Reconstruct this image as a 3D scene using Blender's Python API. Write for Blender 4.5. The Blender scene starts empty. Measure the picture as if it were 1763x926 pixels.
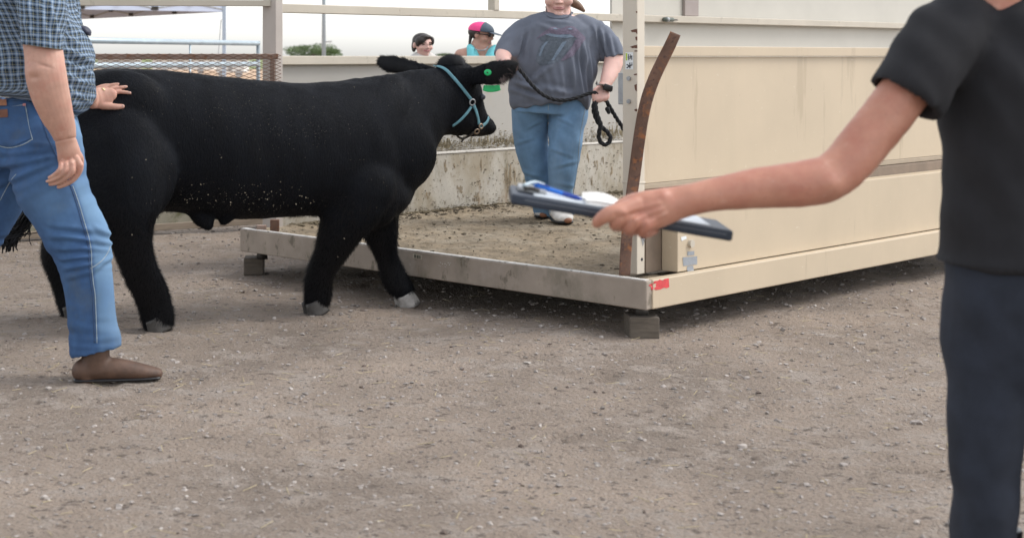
import bpy, bmesh, math, random
import numpy as np
from mathutils import Vector, Matrix, noise
from mathutils.bvhtree import BVHTree
from mathutils.geometry import tessellate_polygon

random.seed(7); RNG = np.random.default_rng(7)
SC = bpy.context.scene
COL = SC.collection
R = math.radians

# ------------------------------------------------------------------ camera
F, CX, CY, HC = 2633.0, 600.0, 97.0, 1.3       # focal length and principal point in photo pixels, eye height
cam_d = bpy.data.cameras.new("camera"); cam = bpy.data.objects.new("camera", cam_d); COL.objects.link(cam)
cam.location = (0, 0, HC); cam.rotation_euler = (R(90), 0, 0)
cam_d.sensor_fit = 'HORIZONTAL'; cam_d.sensor_width = 36; cam_d.lens = F / 1763 * 36
cam_d.shift_x = (881.5 - CX) / 1763; cam_d.shift_y = -(463 - CY) / 1763
cam_d.clip_start = .1; cam_d.clip_end = 3000
cam_d.dof.use_dof = True; cam_d.dof.focus_distance = 8.2; cam_d.dof.aperture_fstop = 4.2
SC.camera = cam

# ------------------------------------------------------------------ light: thin bright overcast, sun high on the right
SUN_AZ, SUN_EL = R(84), R(50)                   # azimuth from +Y towards +X
W = bpy.data.worlds.new("World"); SC.world = W; W.use_nodes = True
wn = W.node_tree; bg = wn.nodes['Background']
sky = wn.nodes.new('ShaderNodeTexSky'); sky.sky_type = 'NISHITA'; sky.sun_disc = False
sky.sun_elevation = SUN_EL; sky.sun_rotation = SUN_AZ; sky.dust_density = 1.2; sky.air_density = 1.0; sky.ozone_density = 1.5
hs = wn.nodes.new('ShaderNodeHueSaturation'); hs.inputs['Saturation'].default_value = .2
wn.links.new(sky.outputs[0], hs.inputs['Color']); wn.links.new(hs.outputs[0], bg.inputs['Color'])
bg.inputs['Strength'].default_value = .15
sun_d = bpy.data.lights.new("sun", 'SUN'); sun = bpy.data.objects.new("sun", sun_d); COL.objects.link(sun)
sun_d.energy = .8; sun_d.angle = R(24); sun_d.color = (1, .965, .91)
sd = Vector((math.sin(SUN_AZ) * math.cos(SUN_EL), math.cos(SUN_AZ) * math.cos(SUN_EL), math.sin(SUN_EL)))
sun.rotation_euler = sd.to_track_quat('Z', 'Y').to_euler()
SC.view_settings.view_transform = 'Standard'; SC.view_settings.look = 'None'
SC.view_settings.exposure = 1.1; SC.view_settings.gamma = 1
SC.cycles.max_bounces = 6

# ------------------------------------------------------------------ helpers
def P(x, y, Y): return Vector(((x - CX) / F * Y, Y, HC - (y - CY) / F * Y))
def A(*a): return np.array(a, float)

def M(name, col, rough=.6, var=.18, vs=6, bump=.12, bs=70, bd=.004, spots=(), metal=0, sheen=0, spec=.5, sss=0, lit_wear=None, stretch=(1, 1, 1)):
    m = bpy.data.materials.new(name); m.use_nodes = True
    nt = m.node_tree; b = nt.nodes['Principled BSDF']; N = nt.nodes.new; L = nt.links.new
    tc = N('ShaderNodeTexCoord'); mp = N('ShaderNodeMapping'); mp.inputs['Scale'].default_value = stretch
    L(tc.outputs['Object'], mp.inputs[0])
    def nz(scale, det=5, vec=None, rg=.6):
        n = N('ShaderNodeTexNoise'); n.inputs['Scale'].default_value = scale; n.inputs['Detail'].default_value = det
        n.inputs['Roughness'].default_value = rg; L((vec or mp.outputs[0]), n.inputs['Vector']); return n.outputs['Fac']
    def ramp(f, a, bb):
        r = N('ShaderNodeMapRange'); r.inputs[1].default_value = a; r.inputs[2].default_value = bb; r.clamp = True
        L(f, r.inputs[0]); return r.outputs[0]
    def mix(f, c1, c2):
        x = N('ShaderNodeMix'); x.data_type = 'RGBA'
        L(f, x.inputs[0])
        for i, c in ((6, c1), (7, c2)):
            if isinstance(c, tuple): x.inputs[i].default_value = (*c[:3], 1)
            else: L(c, x.inputs[i])
        return x.outputs[2]
    lo = tuple(c * (1 - var) for c in col); hi = tuple(min(1, c * (1 + var)) for c in col)
    out = mix(ramp(nz(vs), .3, .7), lo, hi)
    for sp in spots:
        c, sc, th, wd = sp[:4]; st = sp[4] if len(sp) > 4 else (1, 1, 1); amt = sp[5] if len(sp) > 5 else 1
        m2 = N('ShaderNodeMapping'); m2.inputs['Scale'].default_value = st
        m2.inputs['Location'].default_value = (sc * 1.7, th * 9, 3.1); L(tc.outputs['Object'], m2.inputs[0])
        f = ramp(nz(sc, 6, m2.outputs[0], .65), th, th + wd)
        mu = N('ShaderNodeMath'); mu.operation = 'MULTIPLY'; mu.inputs[1].default_value = amt; L(f, mu.inputs[0])
        out = mix(mu.outputs[0], out, c)
    if lit_wear:
        at = N('ShaderNodeAttribute'); at.attribute_name = 'lit_wear'; out = mix(at.outputs['Fac'], out, lit_wear)
    L(out, b.inputs['Base Color'])
    b.inputs['Roughness'].default_value = rough; b.inputs['Metallic'].default_value = metal
    b.inputs['Specular IOR Level'].default_value = spec
    if sheen: b.inputs['Sheen Weight'].default_value = sheen; b.inputs['Sheen Roughness'].default_value = .4; b.inputs['Sheen Tint'].default_value = (.7, .78, 1, 1)
    if sss:
        b.inputs['Subsurface Weight'].default_value = sss; b.inputs['Subsurface Radius'].default_value = (.012, .005, .003); b.inputs['Subsurface Scale'].default_value = 1
    if bump:
        bp = N('ShaderNodeBump'); bp.inputs['Strength'].default_value = bump; bp.inputs['Distance'].default_value = bd
        L(nz(bs, 6), bp.inputs['Height']); L(bp.outputs[0], b.inputs['Normal'])
    return m

def wl(o):
    v = Vector((0, 0, 0))
    while o is not None: v += o.location; o = o.parent
    return v

def mk(name, V, Fc, mat, parent=None, smooth=True, loc=None, attr=None):
    V = np.asarray([tuple(v) for v in V], float).reshape(-1, 3) if not isinstance(V, np.ndarray) else V
    base = wl(parent) if parent is not None else (Vector(loc) if loc is not None else Vector((0, 0, 0)))
    me = bpy.data.meshes.new(name); me.from_pydata((V - np.array(base)).tolist(), [], [list(map(int, f)) for f in Fc])
    me.validate(); me.update()
    if smooth: me.polygons.foreach_set('use_smooth', [True] * len(me.polygons))
    if attr is not None and len(attr) == len(me.vertices):
        a = me.attributes.new('cloth', 'FLOAT_VECTOR', 'POINT'); a.data.foreach_set('vector', np.asarray(attr, np.float32).ravel())
    me.materials.append(mat)
    o = bpy.data.objects.new(name, me); COL.objects.link(o)
    if parent is not None: o.parent = parent
    elif loc is not None: o.location = base
    return o

def tag(o, label=None, cat=None, group=None, kind=None):
    if label: o['label'] = label
    if cat: o['category'] = cat
    if group: o['group'] = group
    if kind: o['kind'] = kind
    return o

def thing(name, label, cat, loc, group=None):
    o = bpy.data.objects.new(name, None); COL.objects.link(o); o.location = loc; o.empty_display_size = .1
    return tag(o, label, cat, group)

def join(pieces):
    V, Fc, k = [], [], 0
    for v, f in pieces:
        v = np.asarray([tuple(q) for q in v], float); V.append(v); Fc += [[i + k for i in q] for q in f]; k += len(v)
    return np.vstack(V), Fc

def cr(pts, k):
    p = np.asarray(pts, float); m = len(p)
    if m < 3 or k <= 1:
        if m < 2: return p
        t = np.linspace(0, m - 1, (m - 1) * max(k, 1) + 1); i = np.minimum(t.astype(int), m - 2); f = (t - i)[:, None]
        return p[i] * (1 - f) + p[i + 1] * f
    q = np.vstack([2 * p[0] - p[1], p, 2 * p[-1] - p[-2]]); out = []
    for i in range(m - 1):
        a, b, c, d = q[i], q[i + 1], q[i + 2], q[i + 3]
        for j in range(k):
            t = j / k
            out.append(.5 * (2 * b + (c - a) * t + (2 * a - 5 * b + 4 * c - d) * t * t + (3 * b - a - 3 * c + d) * t ** 3))
    out.append(p[-1]); return np.array(out)

def rings(C, U, Vv, n, cap=True, ex=1.0, close=False):
    """closed loft over ring centres C with half axes U, Vv"""
    V, Fc = [], []
    th = np.arange(n) / n * 2 * math.pi
    c = np.sign(np.cos(th)) * np.abs(np.cos(th)) ** ex; s = np.sign(np.sin(th)) * np.abs(np.sin(th)) ** ex
    m = len(C)
    for i in range(m):
        V += list(C[i] + np.outer(c, U[i]) + np.outer(s, Vv[i]))
    for i in range(m - 1 if not close else m):
        j = (i + 1) % m
        for k in range(n):
            Fc.append([i * n + k, i * n + (k + 1) % n, j * n + (k + 1) % n, j * n + k])
    if cap and not close:
        Fc.append(list(range(n))[::-1]); Fc.append([(m - 1) * n + k for k in range(n)])
    return np.array(V), Fc

def limb(rows, n=20, sub=4, rnd=True, hollow=False, ex=1.0):
    """rows: px, py, Y, half width px, [half depth m]"""
    rr = []
    for r in rows:
        x, y, Y, w = r[:4]; wm = w * Y / F; d = r[4] if len(r) > 4 else wm * .85
        p = P(x, y, Y); rr.append([p.x, p.y, p.z, wm, d])
    return limb3(rr, n, sub, rnd, hollow, ex)

def limb3(rows, n=20, sub=4, rnd=True, hollow=False, ex=1.0, ref=None):
    q = cr(rows, sub); C = q[:, :3]; w = np.maximum(q[:, 3], .0008); d = np.maximum(q[:, 4], .0008)
    T = np.gradient(C, axis=0); T /= np.linalg.norm(T, axis=1)[:, None] + 1e-9
    ref = np.array(ref if ref is not None else (0, 1, 0), float)
    U = np.cross(T, ref); nu = np.linalg.norm(U, axis=1)
    for i in range(len(U)):
        if nu[i] < .15: U[i] = U[i - 1] if i else np.cross(T[i], (1, 0, 0.3))
    U /= np.linalg.norm(U, axis=1)[:, None] + 1e-9; Vv = np.cross(T, U)
    if rnd:
        def end(i, s):
            return [(C[i] + T[i] * s * w[i] * a, w[i] * b, d[i] * b) for a, b in ((.35, .92), (.62, .75), (.82, .5), (.93, .2))]
        e0 = end(0, -1)[::-1]; e1 = end(-1, 1) if not hollow else []
        C = np.vstack([[e[0] for e in e0], C] + ([[e[0] for e in e1]] if e1 else []))
        w = np.r_[[e[1] for e in e0], w, [e[1] for e in e1]]; d = np.r_[[e[2] for e in e0], d, [e[2] for e in e1]]
        U = np.vstack([np.repeat(U[:1], len(e0), 0), U, np.repeat(U[-1:], len(e1), 0)]); Vv = np.vstack([np.repeat(Vv[:1], len(e0), 0), Vv, np.repeat(Vv[-1:], len(e1), 0)])
        T = np.vstack([np.repeat(T[:1], len(e0), 0), T, np.repeat(T[-1:], len(e1), 0)])
    if hollow:
        C = np.vstack([C, C[-1] - T[-1] * .002, C[-1] - T[-1] * .035]); w = np.r_[w, w[-1] * .86, w[-1] * .8]; d = np.r_[d, d[-1] * .86, d[-1] * .8]
        U = np.vstack([U, U[-1:], U[-1:]]); Vv = np.vstack([Vv, Vv[-1:], Vv[-1:]])
    return rings(C, U * w[:, None], Vv * d[:, None], n, True, ex)

def tube(pts, r, n=8, sub=4, rnd=False):
    return limb3([[*p, r, r] for p in pts], n, sub, rnd)

def ell(c, r, mat=None, nu=20, nv=12):
    V = [(0, 0, 1)]; Fc = []
    for i in range(1, nv):
        ph = math.pi * i / nv
        for j in range(nu):
            t = 2 * math.pi * j / nu; V.append((math.sin(ph) * math.cos(t), math.sin(ph) * math.sin(t), math.cos(ph)))
    V.append((0, 0, -1)); e = len(V) - 1
    for j in range(nu):
        Fc.append([0, 1 + j, 1 + (j + 1) % nu]); Fc.append([e, e - nu + (j + 1) % nu, e - nu + j])
    for i in range(nv - 2):
        for j in range(nu):
            a = 1 + i * nu; Fc.append([a + j, a + nu + j, a + nu + (j + 1) % nu, a + (j + 1) % nu])
    V = np.array(V) * np.array(r) + np.array(c)
    if mat is not None: V = np.array([tuple(mat @ Vector(v)) for v in V])
    return V, Fc

def blob(x, y, Y, w, h, d):     # ellipsoid given in photo pixels (w, h) and metres (d)
    p = P(x, y, Y); return ell(p, (w * Y / F, d, h * Y / F))

def organic(pieces, voxel, sm=4, lam=.5):
    V, Fc = join(pieces)
    me = bpy.data.meshes.new("t"); me.from_pydata(V.tolist(), [], Fc); me.update()
    bm = bmesh.new(); bm.from_mesh(me); bmesh.ops.recalc_face_normals(bm, faces=bm.faces); bm.to_mesh(me); bm.free()
    o = bpy.data.objects.new("t", me); COL.objects.link(o)
    md = o.modifiers.new("r", 'REMESH'); md.mode = 'VOXEL'; md.voxel_size = voxel
    dg = bpy.context.evaluated_depsgraph_get(); ev = o.evaluated_get(dg); m2 = ev.to_mesh()
    n = len(m2.vertices); v = np.empty(n * 3, np.float32); m2.vertices.foreach_get('co', v); v = v.reshape(-1, 3).astype(float)
    fl = [list(p.vertices) for p in m2.polygons]
    e = np.empty(len(m2.edges) * 2, np.int32); m2.edges.foreach_get('vertices', e); e = e.reshape(-1, 2)
    ev.to_mesh_clear(); bpy.data.objects.remove(o); bpy.data.meshes.remove(me)
    deg = np.bincount(e.ravel(), minlength=n)[:, None] + 1e-9
    for it in range(sm):
        for l in (lam, -lam * .96 if it % 3 else lam * .3):
            s = np.zeros_like(v); np.add.at(s, e[:, 0], v[e[:, 1]]); np.add.at(s, e[:, 1], v[e[:, 0]])
            v = v + l * (s / deg - v)
    return v, fl

def normals(v, fl):
    n = np.zeros_like(v)
    t = np.array([f[:3] for f in fl]); fn = np.cross(v[t[:, 1]] - v[t[:, 0]], v[t[:, 2]] - v[t[:, 0]])
    L = max(len(f) for f in fl)
    for k in range(L):
        idx = np.array([f[k] if k < len(f) else f[0] for f in fl]); np.add.at(n, idx, fn)
    return n / (np.linalg.norm(n, axis=1)[:, None] + 1e-12)

def vnoise(v, sc, seed=0):
    return np.array([noise.noise((a * sc[0] + seed, b * sc[1] - seed, c * sc[2] + 2 * seed)) for a, b, c in v])

def bvh(*objs):
    V, Fc, k = [], [], 0
    for o in objs:
        b = wl(o)
        V += [tuple(x.co + b) for x in o.data.vertices]; Fc += [[i + k for i in p.vertices] for p in o.data.polygons]; k = len(V)
    return BVHTree.FromPolygons(V, Fc)

EYE = Vector((0, 0, HC))
def hit(b, x, y):
    d = (P(x, y, 1) - EYE).normalized(); h = b.ray_cast(EYE, d)
    return (h[0], (h[1] if h[1].dot(d) < 0 else -h[1])) if h[0] is not None else (None, None)

def ribbon(b, pts, wpx, thick=.003, off=.002, step=2.0, Y0=8):
    p = np.asarray(pts, float); p = cr(p, 12) if len(p) > 2 else cr(p, 20)
    s = np.r_[0, np.cumsum(np.linalg.norm(np.diff(p, axis=0), axis=1))]; k = max(4, int(s[-1] / step))
    q = np.stack([np.interp(np.linspace(0, s[-1], k), s, p[:, i]) for i in (0, 1)], 1)
    C, Nn = [], []
    for x, y in q:
        h, n = hit(b, x, y)
        if h is None: h, n = P(x, y, C[-1][1] if C else Y0), Vector((0, -1, 0))
        C.append(np.array(h)); Nn.append(np.array(n))
    C = np.array(C); Nn = np.array(Nn)
    for _ in range(3): Nn[1:-1] = (Nn[:-2] + 2 * Nn[1:-1] + Nn[2:]) / 4; C[1:-1] = (C[:-2] + 2 * C[1:-1] + C[2:]) / 4
    Nn /= np.linalg.norm(Nn, axis=1)[:, None]; C = C + Nn * off
    T = np.gradient(C, axis=0); T /= np.linalg.norm(T, axis=1)[:, None] + 1e-9
    U = np.cross(Nn, T); U /= np.linalg.norm(U, axis=1)[:, None] + 1e-9
    w = wpx * C[:, 1] / F / 2
    return rings(C, U * w[:, None], Nn * thick, 10, True, .6)

def patch(b, poly, off=.002, cuts=3):
    bm = bmesh.new(); vs = [bm.verts.new((x, y, 0)) for x, y in poly]
    for t in tessellate_polygon([[Vector((x, y, 0)) for x, y in poly]]):
        try: bm.faces.new([vs[i] for i in t])
        except ValueError: pass
    for _ in range(cuts): bmesh.ops.subdivide_edges(bm, edges=[e for e in bm.edges if e.calc_length() > 2.0], cuts=1, use_grid_fill=True)
    bmesh.ops.triangulate(bm, faces=bm.faces)
    bm.verts.ensure_lookup_table(); V = []; last = None
    for v in bm.verts:
        h, n = hit(b, v.co.x, v.co.y)
        if h is None: h = P(v.co.x, v.co.y, last[1] if last is not None else 8); n = Vector((0, -1, 0))
        q = h + n * off; last = q; V.append(tuple(q))
    Fc = [[v.index for v in f.verts] for f in bm.faces]; bm.free()
    return np.array(V), Fc

def flip_to_cam(V, Fc):
    out = []
    for f in Fc:
        a, b, c = (V[i] for i in f[:3]); n = np.cross(b - a, c - a)
        out.append(list(f) if np.dot(n, a - np.array(EYE)) < 0 else list(f)[::-1])
    return out

def bevel(V, Fc, w=.004, seg=2):
    me = bpy.data.meshes.new("t"); me.from_pydata([tuple(v) for v in V], [], Fc)
    bm = bmesh.new(); bm.from_mesh(me); bmesh.ops.recalc_face_normals(bm, faces=bm.faces)
    bmesh.ops.bevel(bm, geom=bm.edges[:], offset=w, segments=seg, affect='EDGES', profile=.5)
    bm.verts.index_update(); V = np.array([tuple(v.co) for v in bm.verts]); Fc = [[v.index for v in f.verts] for f in bm.faces]
    bm.free(); bpy.data.meshes.remove(me); return V, Fc
BF = [[0, 1, 2, 3], [7, 6, 5, 4], [0, 4, 5, 1], [1, 5, 6, 2], [2, 6, 7, 3], [3, 7, 4, 0]]
def hexa(a, b, c, d, dz, w=.004):       # four bottom corners and a height
    V = [tuple(p) for p in (a, b, c, d)] + [(p[0], p[1], p[2] + dz) for p in (a, b, c, d)]
    return bevel(V, BF, w) if w else (np.array(V), BF)
def box(x0, x1, y0, y1, z0, z1, w=.004):
    return hexa((x0, y0, z0), (x1, y0, z0), (x1, y1, z0), (x0, y1, z0), z1 - z0, w)
def bar(p, q, w, h, up=(0, 0, 1), bv=.003):
    p, q = np.array(p, float), np.array(q, float); t = (q - p) / np.linalg.norm(q - p)
    s = np.cross(t, up); s /= np.linalg.norm(s); u = np.cross(s, t)
    V = [c + a * s * w / 2 + b * u * h / 2 for c in (p, q) for a, b in ((-1, -1), (1, -1), (1, 1), (-1, 1))]
    return bevel(V, BF, bv) if bv else (np.array(V), BF)

# the platform's own frame: s along its front edge (to the right and nearer), t into it (to the right and away)
ZT = .2535
LC = P(413, 393.7, F * (HC - ZT) / (393.7 - CY)); RC = P(1113, 484, F * (HC - ZT) / (484 - CY))
LEN = (RC - LC).xy.length
E1 = (RC - LC); E1.z = 0; E1.normalize(); E2 = Vector((-E1.y, E1.x, 0))
def ST(s, t, z): return (LC.x + s * E1.x + t * E2.x, LC.y + s * E1.y + t * E2.y, z)
def bst(s0, s1, t0, t1, z0, z1, w=.004): return hexa(ST(s0, t0, z0), ST(s1, t0, z0), ST(s1, t1, z0), ST(s0, t1, z0), z1 - z0, w)
def onS(x, y, s):
    Y = (s + LC.x * E1.x + LC.y * E1.y) / ((x - CX) / F * E1.x + E1.y); return P(x, y, Y)
def tof(p): return (p.x - LC.x) * E2.x + (p.y - LC.y) * E2.y

# ------------------------------------------------------------------ materials
RUST = (.16, .07, .035); MUD = (.10, .085, .055); MOSS = (.13, .125, .07)
TAN = (.50, .45, .37)
m_steel = M("painted_steel", TAN, .55, .07, 3, .05, 120, spots=[(MUD, 9, .62, .1, (1, 1, .5), .6), (RUST, 26, .68, .05, (1, 1, .6), .8)])
m_cream = M("cream_steel", (.52, .425, .305), .5, .05, 2, .06, 50, spots=[((.40, .32, .22), 7, .6, .06, (1, 1, .12), .6), ((.62, .56, .46), 30, .66, .03, (1, .3, 2), .7), ((.25, .18, .11), 60, .70, .03, (1, 1, 1), .8), (RUST, 16, .72, .05, (1, 1, .5), .7), ((.46, .38, .27), 3, .5, .3, (1, 1, .2), .5)])
m_wall = M("muddy_steel", (.45, .42, .365), .65, .12, 4, .22, 60, spots=[((.30, .25, .175), 3.2, .42, .22, (1, 1, .8), .85), (MOSS, 10, .55, .14, (1, 1, .5), .5), ((.2, .16, .1), 25, .57, .1, (1, 1, .6), .6), (MUD, 38, .6, .06, (1, 1, .7), .9), ((.26, .15, .06), 5, .63, .1, (1, 1, .25), .8)])
m_sheet = M("dusty_sheet", (.40, .38, .345), .55, .07, 2, .05, 40, spots=[(MOSS, 16, .66, .1, (1, 1, .22), .7), ((.38, .28, .18), 2.5, .56, .2, (1, 1, .6), .5)])
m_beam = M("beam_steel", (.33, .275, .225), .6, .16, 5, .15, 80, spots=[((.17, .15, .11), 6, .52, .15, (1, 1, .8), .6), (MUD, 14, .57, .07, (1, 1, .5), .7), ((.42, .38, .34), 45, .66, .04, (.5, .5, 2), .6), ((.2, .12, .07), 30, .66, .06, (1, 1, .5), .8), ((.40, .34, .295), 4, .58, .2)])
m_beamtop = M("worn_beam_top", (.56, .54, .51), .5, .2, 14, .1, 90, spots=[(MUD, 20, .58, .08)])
m_deck = M("muddy_deck", (.245, .192, .128), .9, .35, 5, .9, 34, .014, spots=[((.33, .28, .21), 3.2, .5, .2), ((.12, .095, .06), 8, .56, .1, (1.5, .8, 1), .7), ((.07, .055, .035), 17, .58, .07, (1.6, 1, 1), .9), ((.05, .04, .03), 55, .6, .06, (1.4, .8, 1), .8)])
m_mud = M("mud_clump", (.075, .06, .04), .9, .4, 60, .5, 150)
m_rust = M("rusty_bar", (.15, .085, .06), .8, .3, 12, .4, 90, spots=[((.30, .12, .05), 22, .52, .12), ((.09, .05, .04), 50, .55, .1)])
m_rustmesh = M("rusty_mesh", (.20, .115, .08), .8, .3, 20, .2, 90)
m_rail_rust = M("faded_rust_frame", (.30, .22, .18), .75, .2, 8, .2, 60, spots=[((.26, .12, .06), 16, .52, .12)])
m_galv = M("galvanised_pipe", (.40, .48, .53), .4, .12, 9, .05, 80, metal=.3)
m_grey = M("grey_metal", (.34, .35, .36), .4, .2, 20, .1, 90, metal=.5)
m_dark = M("dark_metal", (.05, .045, .04), .5, .3, 20, .1, 90, metal=.3)
m_ground = M("gravel_ground", (.29, .23, .182), .95, .28, 1.2, 1.0, 55, .03, spots=[((.34, .285, .24), 7, .5, .14), ((.13, .10, .08), 22, .57, .08), ((.40, .36, .32), 60, .6, .06), ((.10, .08, .065), 95, .6, .06)])
m_dirt = M("pale_dirt", (.50, .34, .22), .95, .15, .3, 0)
m_grass = M("dry_field", (.20, .24, .09), .95, .3, .05, 0)
m_block = M("wood_block", (.115, .095, .075), .9, .3, 10, .5, 40, stretch=(1, 6, 6))
m_coat = M("black_coat", (.0050, .0060, .0085), .8, .35, 9, .8, 120, .006, stretch=(1, 1, .3), spec=.12, spots=[((.0065, .0068, .008), 5, .55, .2)])
m_fur = M("coat_hair", (.0068, .0076, .0102), .55, .3, 7, 0, spec=.30)
m_brown = M("ear_fringe", (.12, .085, .08), .6, .3, 30, 0)
m_hoof = M("pale_hoof", (.34, .32, .30), .6, .3, 25, .3, 60, spots=[((.06, .055, .05), 14, .5, .15)])
m_hoofd = M("dark_hoof", (.06, .055, .05), .6, .4, 25, .3, 60)
m_teal = M("teal_halter", (.10, .24, .29), .7, .18, 40, .3, 400)
m_brass = M("tarnished_brass", (.32, .25, .19), .35, .2, 40, 0, metal=.8)
m_green = M("green_tag", (.02, .50, .16), .45, .1, 30, 0)
m_chaff = M("straw_fleck", (.55, .48, .36), .9, .25, 60, 0)
m_skin = M("skin_tan", (.50, .285, .215), .55, .12, 18, .25, 220, .0015, sss=.15, spots=[((.48, .20, .15), 11, .48, .2, (1, 1, 1), .6), ((.66, .42, .34), 22, .58, .15, (1, 1, .6), .5), ((.34, .15, .11), 70, .62, .1, (1, 1, .4), .5)])
m_skinp = M("skin_pale", (.66, .41, .35), .5, .08, 14, .08, 220, .001, sss=.15, spots=[((.55, .24, .19), 8, .5, .3, (1, 1, 1), .4)])
m_skinh = M("skin_hand", (.50, .24, .165), .5, .1, 16, .2, 170, .0015, sss=.15, spots=[((.42, .16, .11), 10, .46, .2, (1, 1, 1), .7), ((.62, .38, .30), 20, .58, .15, (1, 1, 1), .5), ((.34, .14, .10), 75, .6, .1, (1, 1, 1), .5)])
m_lip = M("lips", (.42, .17, .17), .4, .1, 60, 0)
m_eye = M("eye_white", (.75, .74, .72), .2, .02, 60, 0)
m_pupil = M("pupil", (.02, .015, .012), .2, .1, 60, 0)
m_hair = M("dark_hair", (.028, .021, .018), .5, .4, 90, .5, 180, stretch=(1, 1, .15))
m_hairb = M("brown_hair", (.16, .09, .05), .5, .35, 90, .5, 180, stretch=(1, 1, .3))
m_denim = M("worn_denim", (.034, .086, .20), .85, .2, 14, .35, 330, .0015, spots=[((.065, .15, .30), 6, .50, .25, (1, 1, .5), .7), ((.085, .095, .075), 4, .55, .18, (1, 1, 1), .55), ((.030, .08, .19), 9, .55, .2, (1, 1, .6), .6)], lit_wear=(.17, .30, .45))
m_denimw = M("light_denim", (.135, .25, .40), .85, .16, 12, .35, 330, .0015, spots=[((.20, .31, .45), 5, .5, .2, (1, 1, .4), .7), ((.085, .17, .32), 5, .54, .2, (1, 1, .4), .6)])
m_stitch = M("pale_stitching", (.27, .33, .38), .9, .2, 200, 0)
m_seam = M("dark_seam", (.035, .07, .15), .9, .2, 100, 0)
m_leather = M("brown_leather", (.15, .055, .028), .6, .25, 30, .2, 90)
m_tee = M("washed_grey_tee", (.125, .140, .178), .9, .1, 10, .25, 420, .001, spots=[((.15, .166, .205), 5, .5, .25, (1, 1, .5), .6)])
m_pm = M("print_mauve", (.142, .120, .165), .9, .25, 90, 0)
m_pb = M("print_blue", (.16, .205, .265), .9, .15, 90, 0)
m_pd = M("print_charcoal", (.088, .106, .130), .9, .25, 60, 0)
m_pt = M("print_grey", (.104, .123, .152), .9, .3, 50, 0)
m_black = M("black_plastic", (.012, .012, .014), .35, .2, 30, 0)
m_rope = M("black_rope", (.014, .015, .018), .8, .4, 120, .8, 260, .004)
m_white = M("off_white_knit", (.62, .60, .57), .8, .1, 40, .3, 300)
m_sole = M("brown_rubber", (.25, .11, .06), .7, .2, 40, .1, 90)
m_blacktee = M("black_cotton", (.014, .014, .017), .9, .2, 12, .3, 300, .001)
m_darkjean = M("dark_denim", (.018, .023, .036), .9, .25, 12, .3, 300, .001)
m_board = M("navy_clipboard", (.018, .027, .045), .5, .15, 14, .05, 90, spots=[((.05, .065, .085), 9, .6, .2, (1, 1, 1), .5)])
m_pen = M("blue_pen", (.02, .16, .62), .3, .05, 40, 0)
m_pend = M("dark_blue_pen_cap", (.015, .05, .30), .3, .05, 40, 0)
m_paper = M("white_paper", (.82, .80, .76), .8, .04, 20, .1, 60)
m_cyan = M("cyan_cotton", (.20, .66, .72), .85, .08, 20, .2, 200)
m_pink = M("hot_pink_mesh", (.90, .07, .27), .7, .08, 90, .3, 300)
m_navy = M("slate_cap", (.06, .085, .12), .7, .1, 60, .1, 200)
m_canopy = M("blue_white_canopy", (.52, .58, .72), .7, .04, 1, 0)
m_bark = M("bark", (.12, .09, .06), .9, .3, 3, .5, 8)
m_leaf = M("tree_leaf", (.12, .165, .07), .7, .5, .3, 0)
m_red = M("red_sticker", (.60, .055, .06), .6, .15, 40, .1, 90, spots=[((.5, .42, .34), 70, .66, .05)])
m_lime = M("lime_print", (.42, .55, .05), .6, .1, 40, 0)
m_sticker = M("white_sticker", (.72, .74, .74), .5, .06, 40, 0)
m_glyph = M("black_print", (.02, .02, .03), .6, .1, 40, 0)
m_gold = M("gold_ring", (.7, .55, .3), .3, .05, 40, 0, metal=1)
m_boot = M("brown_boot", (.085, .045, .028), .6, .3, 20, .3, 60)

def plaid():
    m = bpy.data.materials.new("blue_plaid"); m.use_nodes = True; nt = m.node_tree; N = nt.nodes.new; L = nt.links.new
    b = nt.nodes['Principled BSDF']; b.inputs['Roughness'].default_value = .85; b.inputs['Specular IOR Level'].default_value = .2
    at = N('ShaderNodeAttribute'); at.attribute_name = 'cloth'
    sx = N('ShaderNodeSeparateXYZ'); L(at.outputs['Vector'], sx.inputs[0])
    cols = []
    for k, per in ((0, .027), (1, .025)):
        d = N('ShaderNodeMath'); d.operation = 'DIVIDE'; d.inputs[1].default_value = per; L(sx.outputs[k], d.inputs[0])
        f = N('ShaderNodeMath'); f.operation = 'FRACT'; L(d.outputs[0], f.inputs[0])
        r = N('ShaderNodeValToRGB'); r.color_ramp.interpolation = 'LINEAR'; e = r.color_ramp.elements
        seq = [(0, (.016, .026, .04)), (.30, (.018, .028, .045)), (.33, (.34, .36, .28)), (.37, (.32, .34, .27)), (.40, (.02, .03, .048)), (.50, (.02, .03, .05)),
               (.54, (.15, .225, .34)), (.68, (.175, .255, .38)), (.72, (.46, .52, .59)), (.77, (.46, .52, .59)), (.80, (.15, .225, .34)), (.95, (.16, .24, .355)), (1, (.016, .026, .04))]
        e[0].position, e[0].color = seq[0][0], (*seq[0][1], 1); e[1].position, e[1].color = seq[-1][0], (*seq[-1][1], 1)
        for p, c in seq[1:-1]: x = e.new(p); x.color = (*c, 1)
        L(f.outputs[0], r.inputs[0]); cols.append(r.outputs[0])
    x = N('ShaderNodeMix'); x.data_type = 'RGBA'; x.inputs[0].default_value = .5; L(cols[0], x.inputs[6]); L(cols[1], x.inputs[7])
    L(x.outputs[2], b.inputs['Base Color'])
    tc = N('ShaderNodeTexCoord'); nz = N('ShaderNodeTexNoise'); nz.inputs['Scale'].default_value = 30; L(tc.outputs['Object'], nz.inputs['Vector'])
    bp = N('ShaderNodeBump'); bp.inputs['Strength'].default_value = .25; bp.inputs['Distance'].default_value = .004; L(nz.outputs[0], bp.inputs['Height']); L(bp.outputs[0], b.inputs['Normal'])
    return m
m_plaid = plaid()

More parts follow.
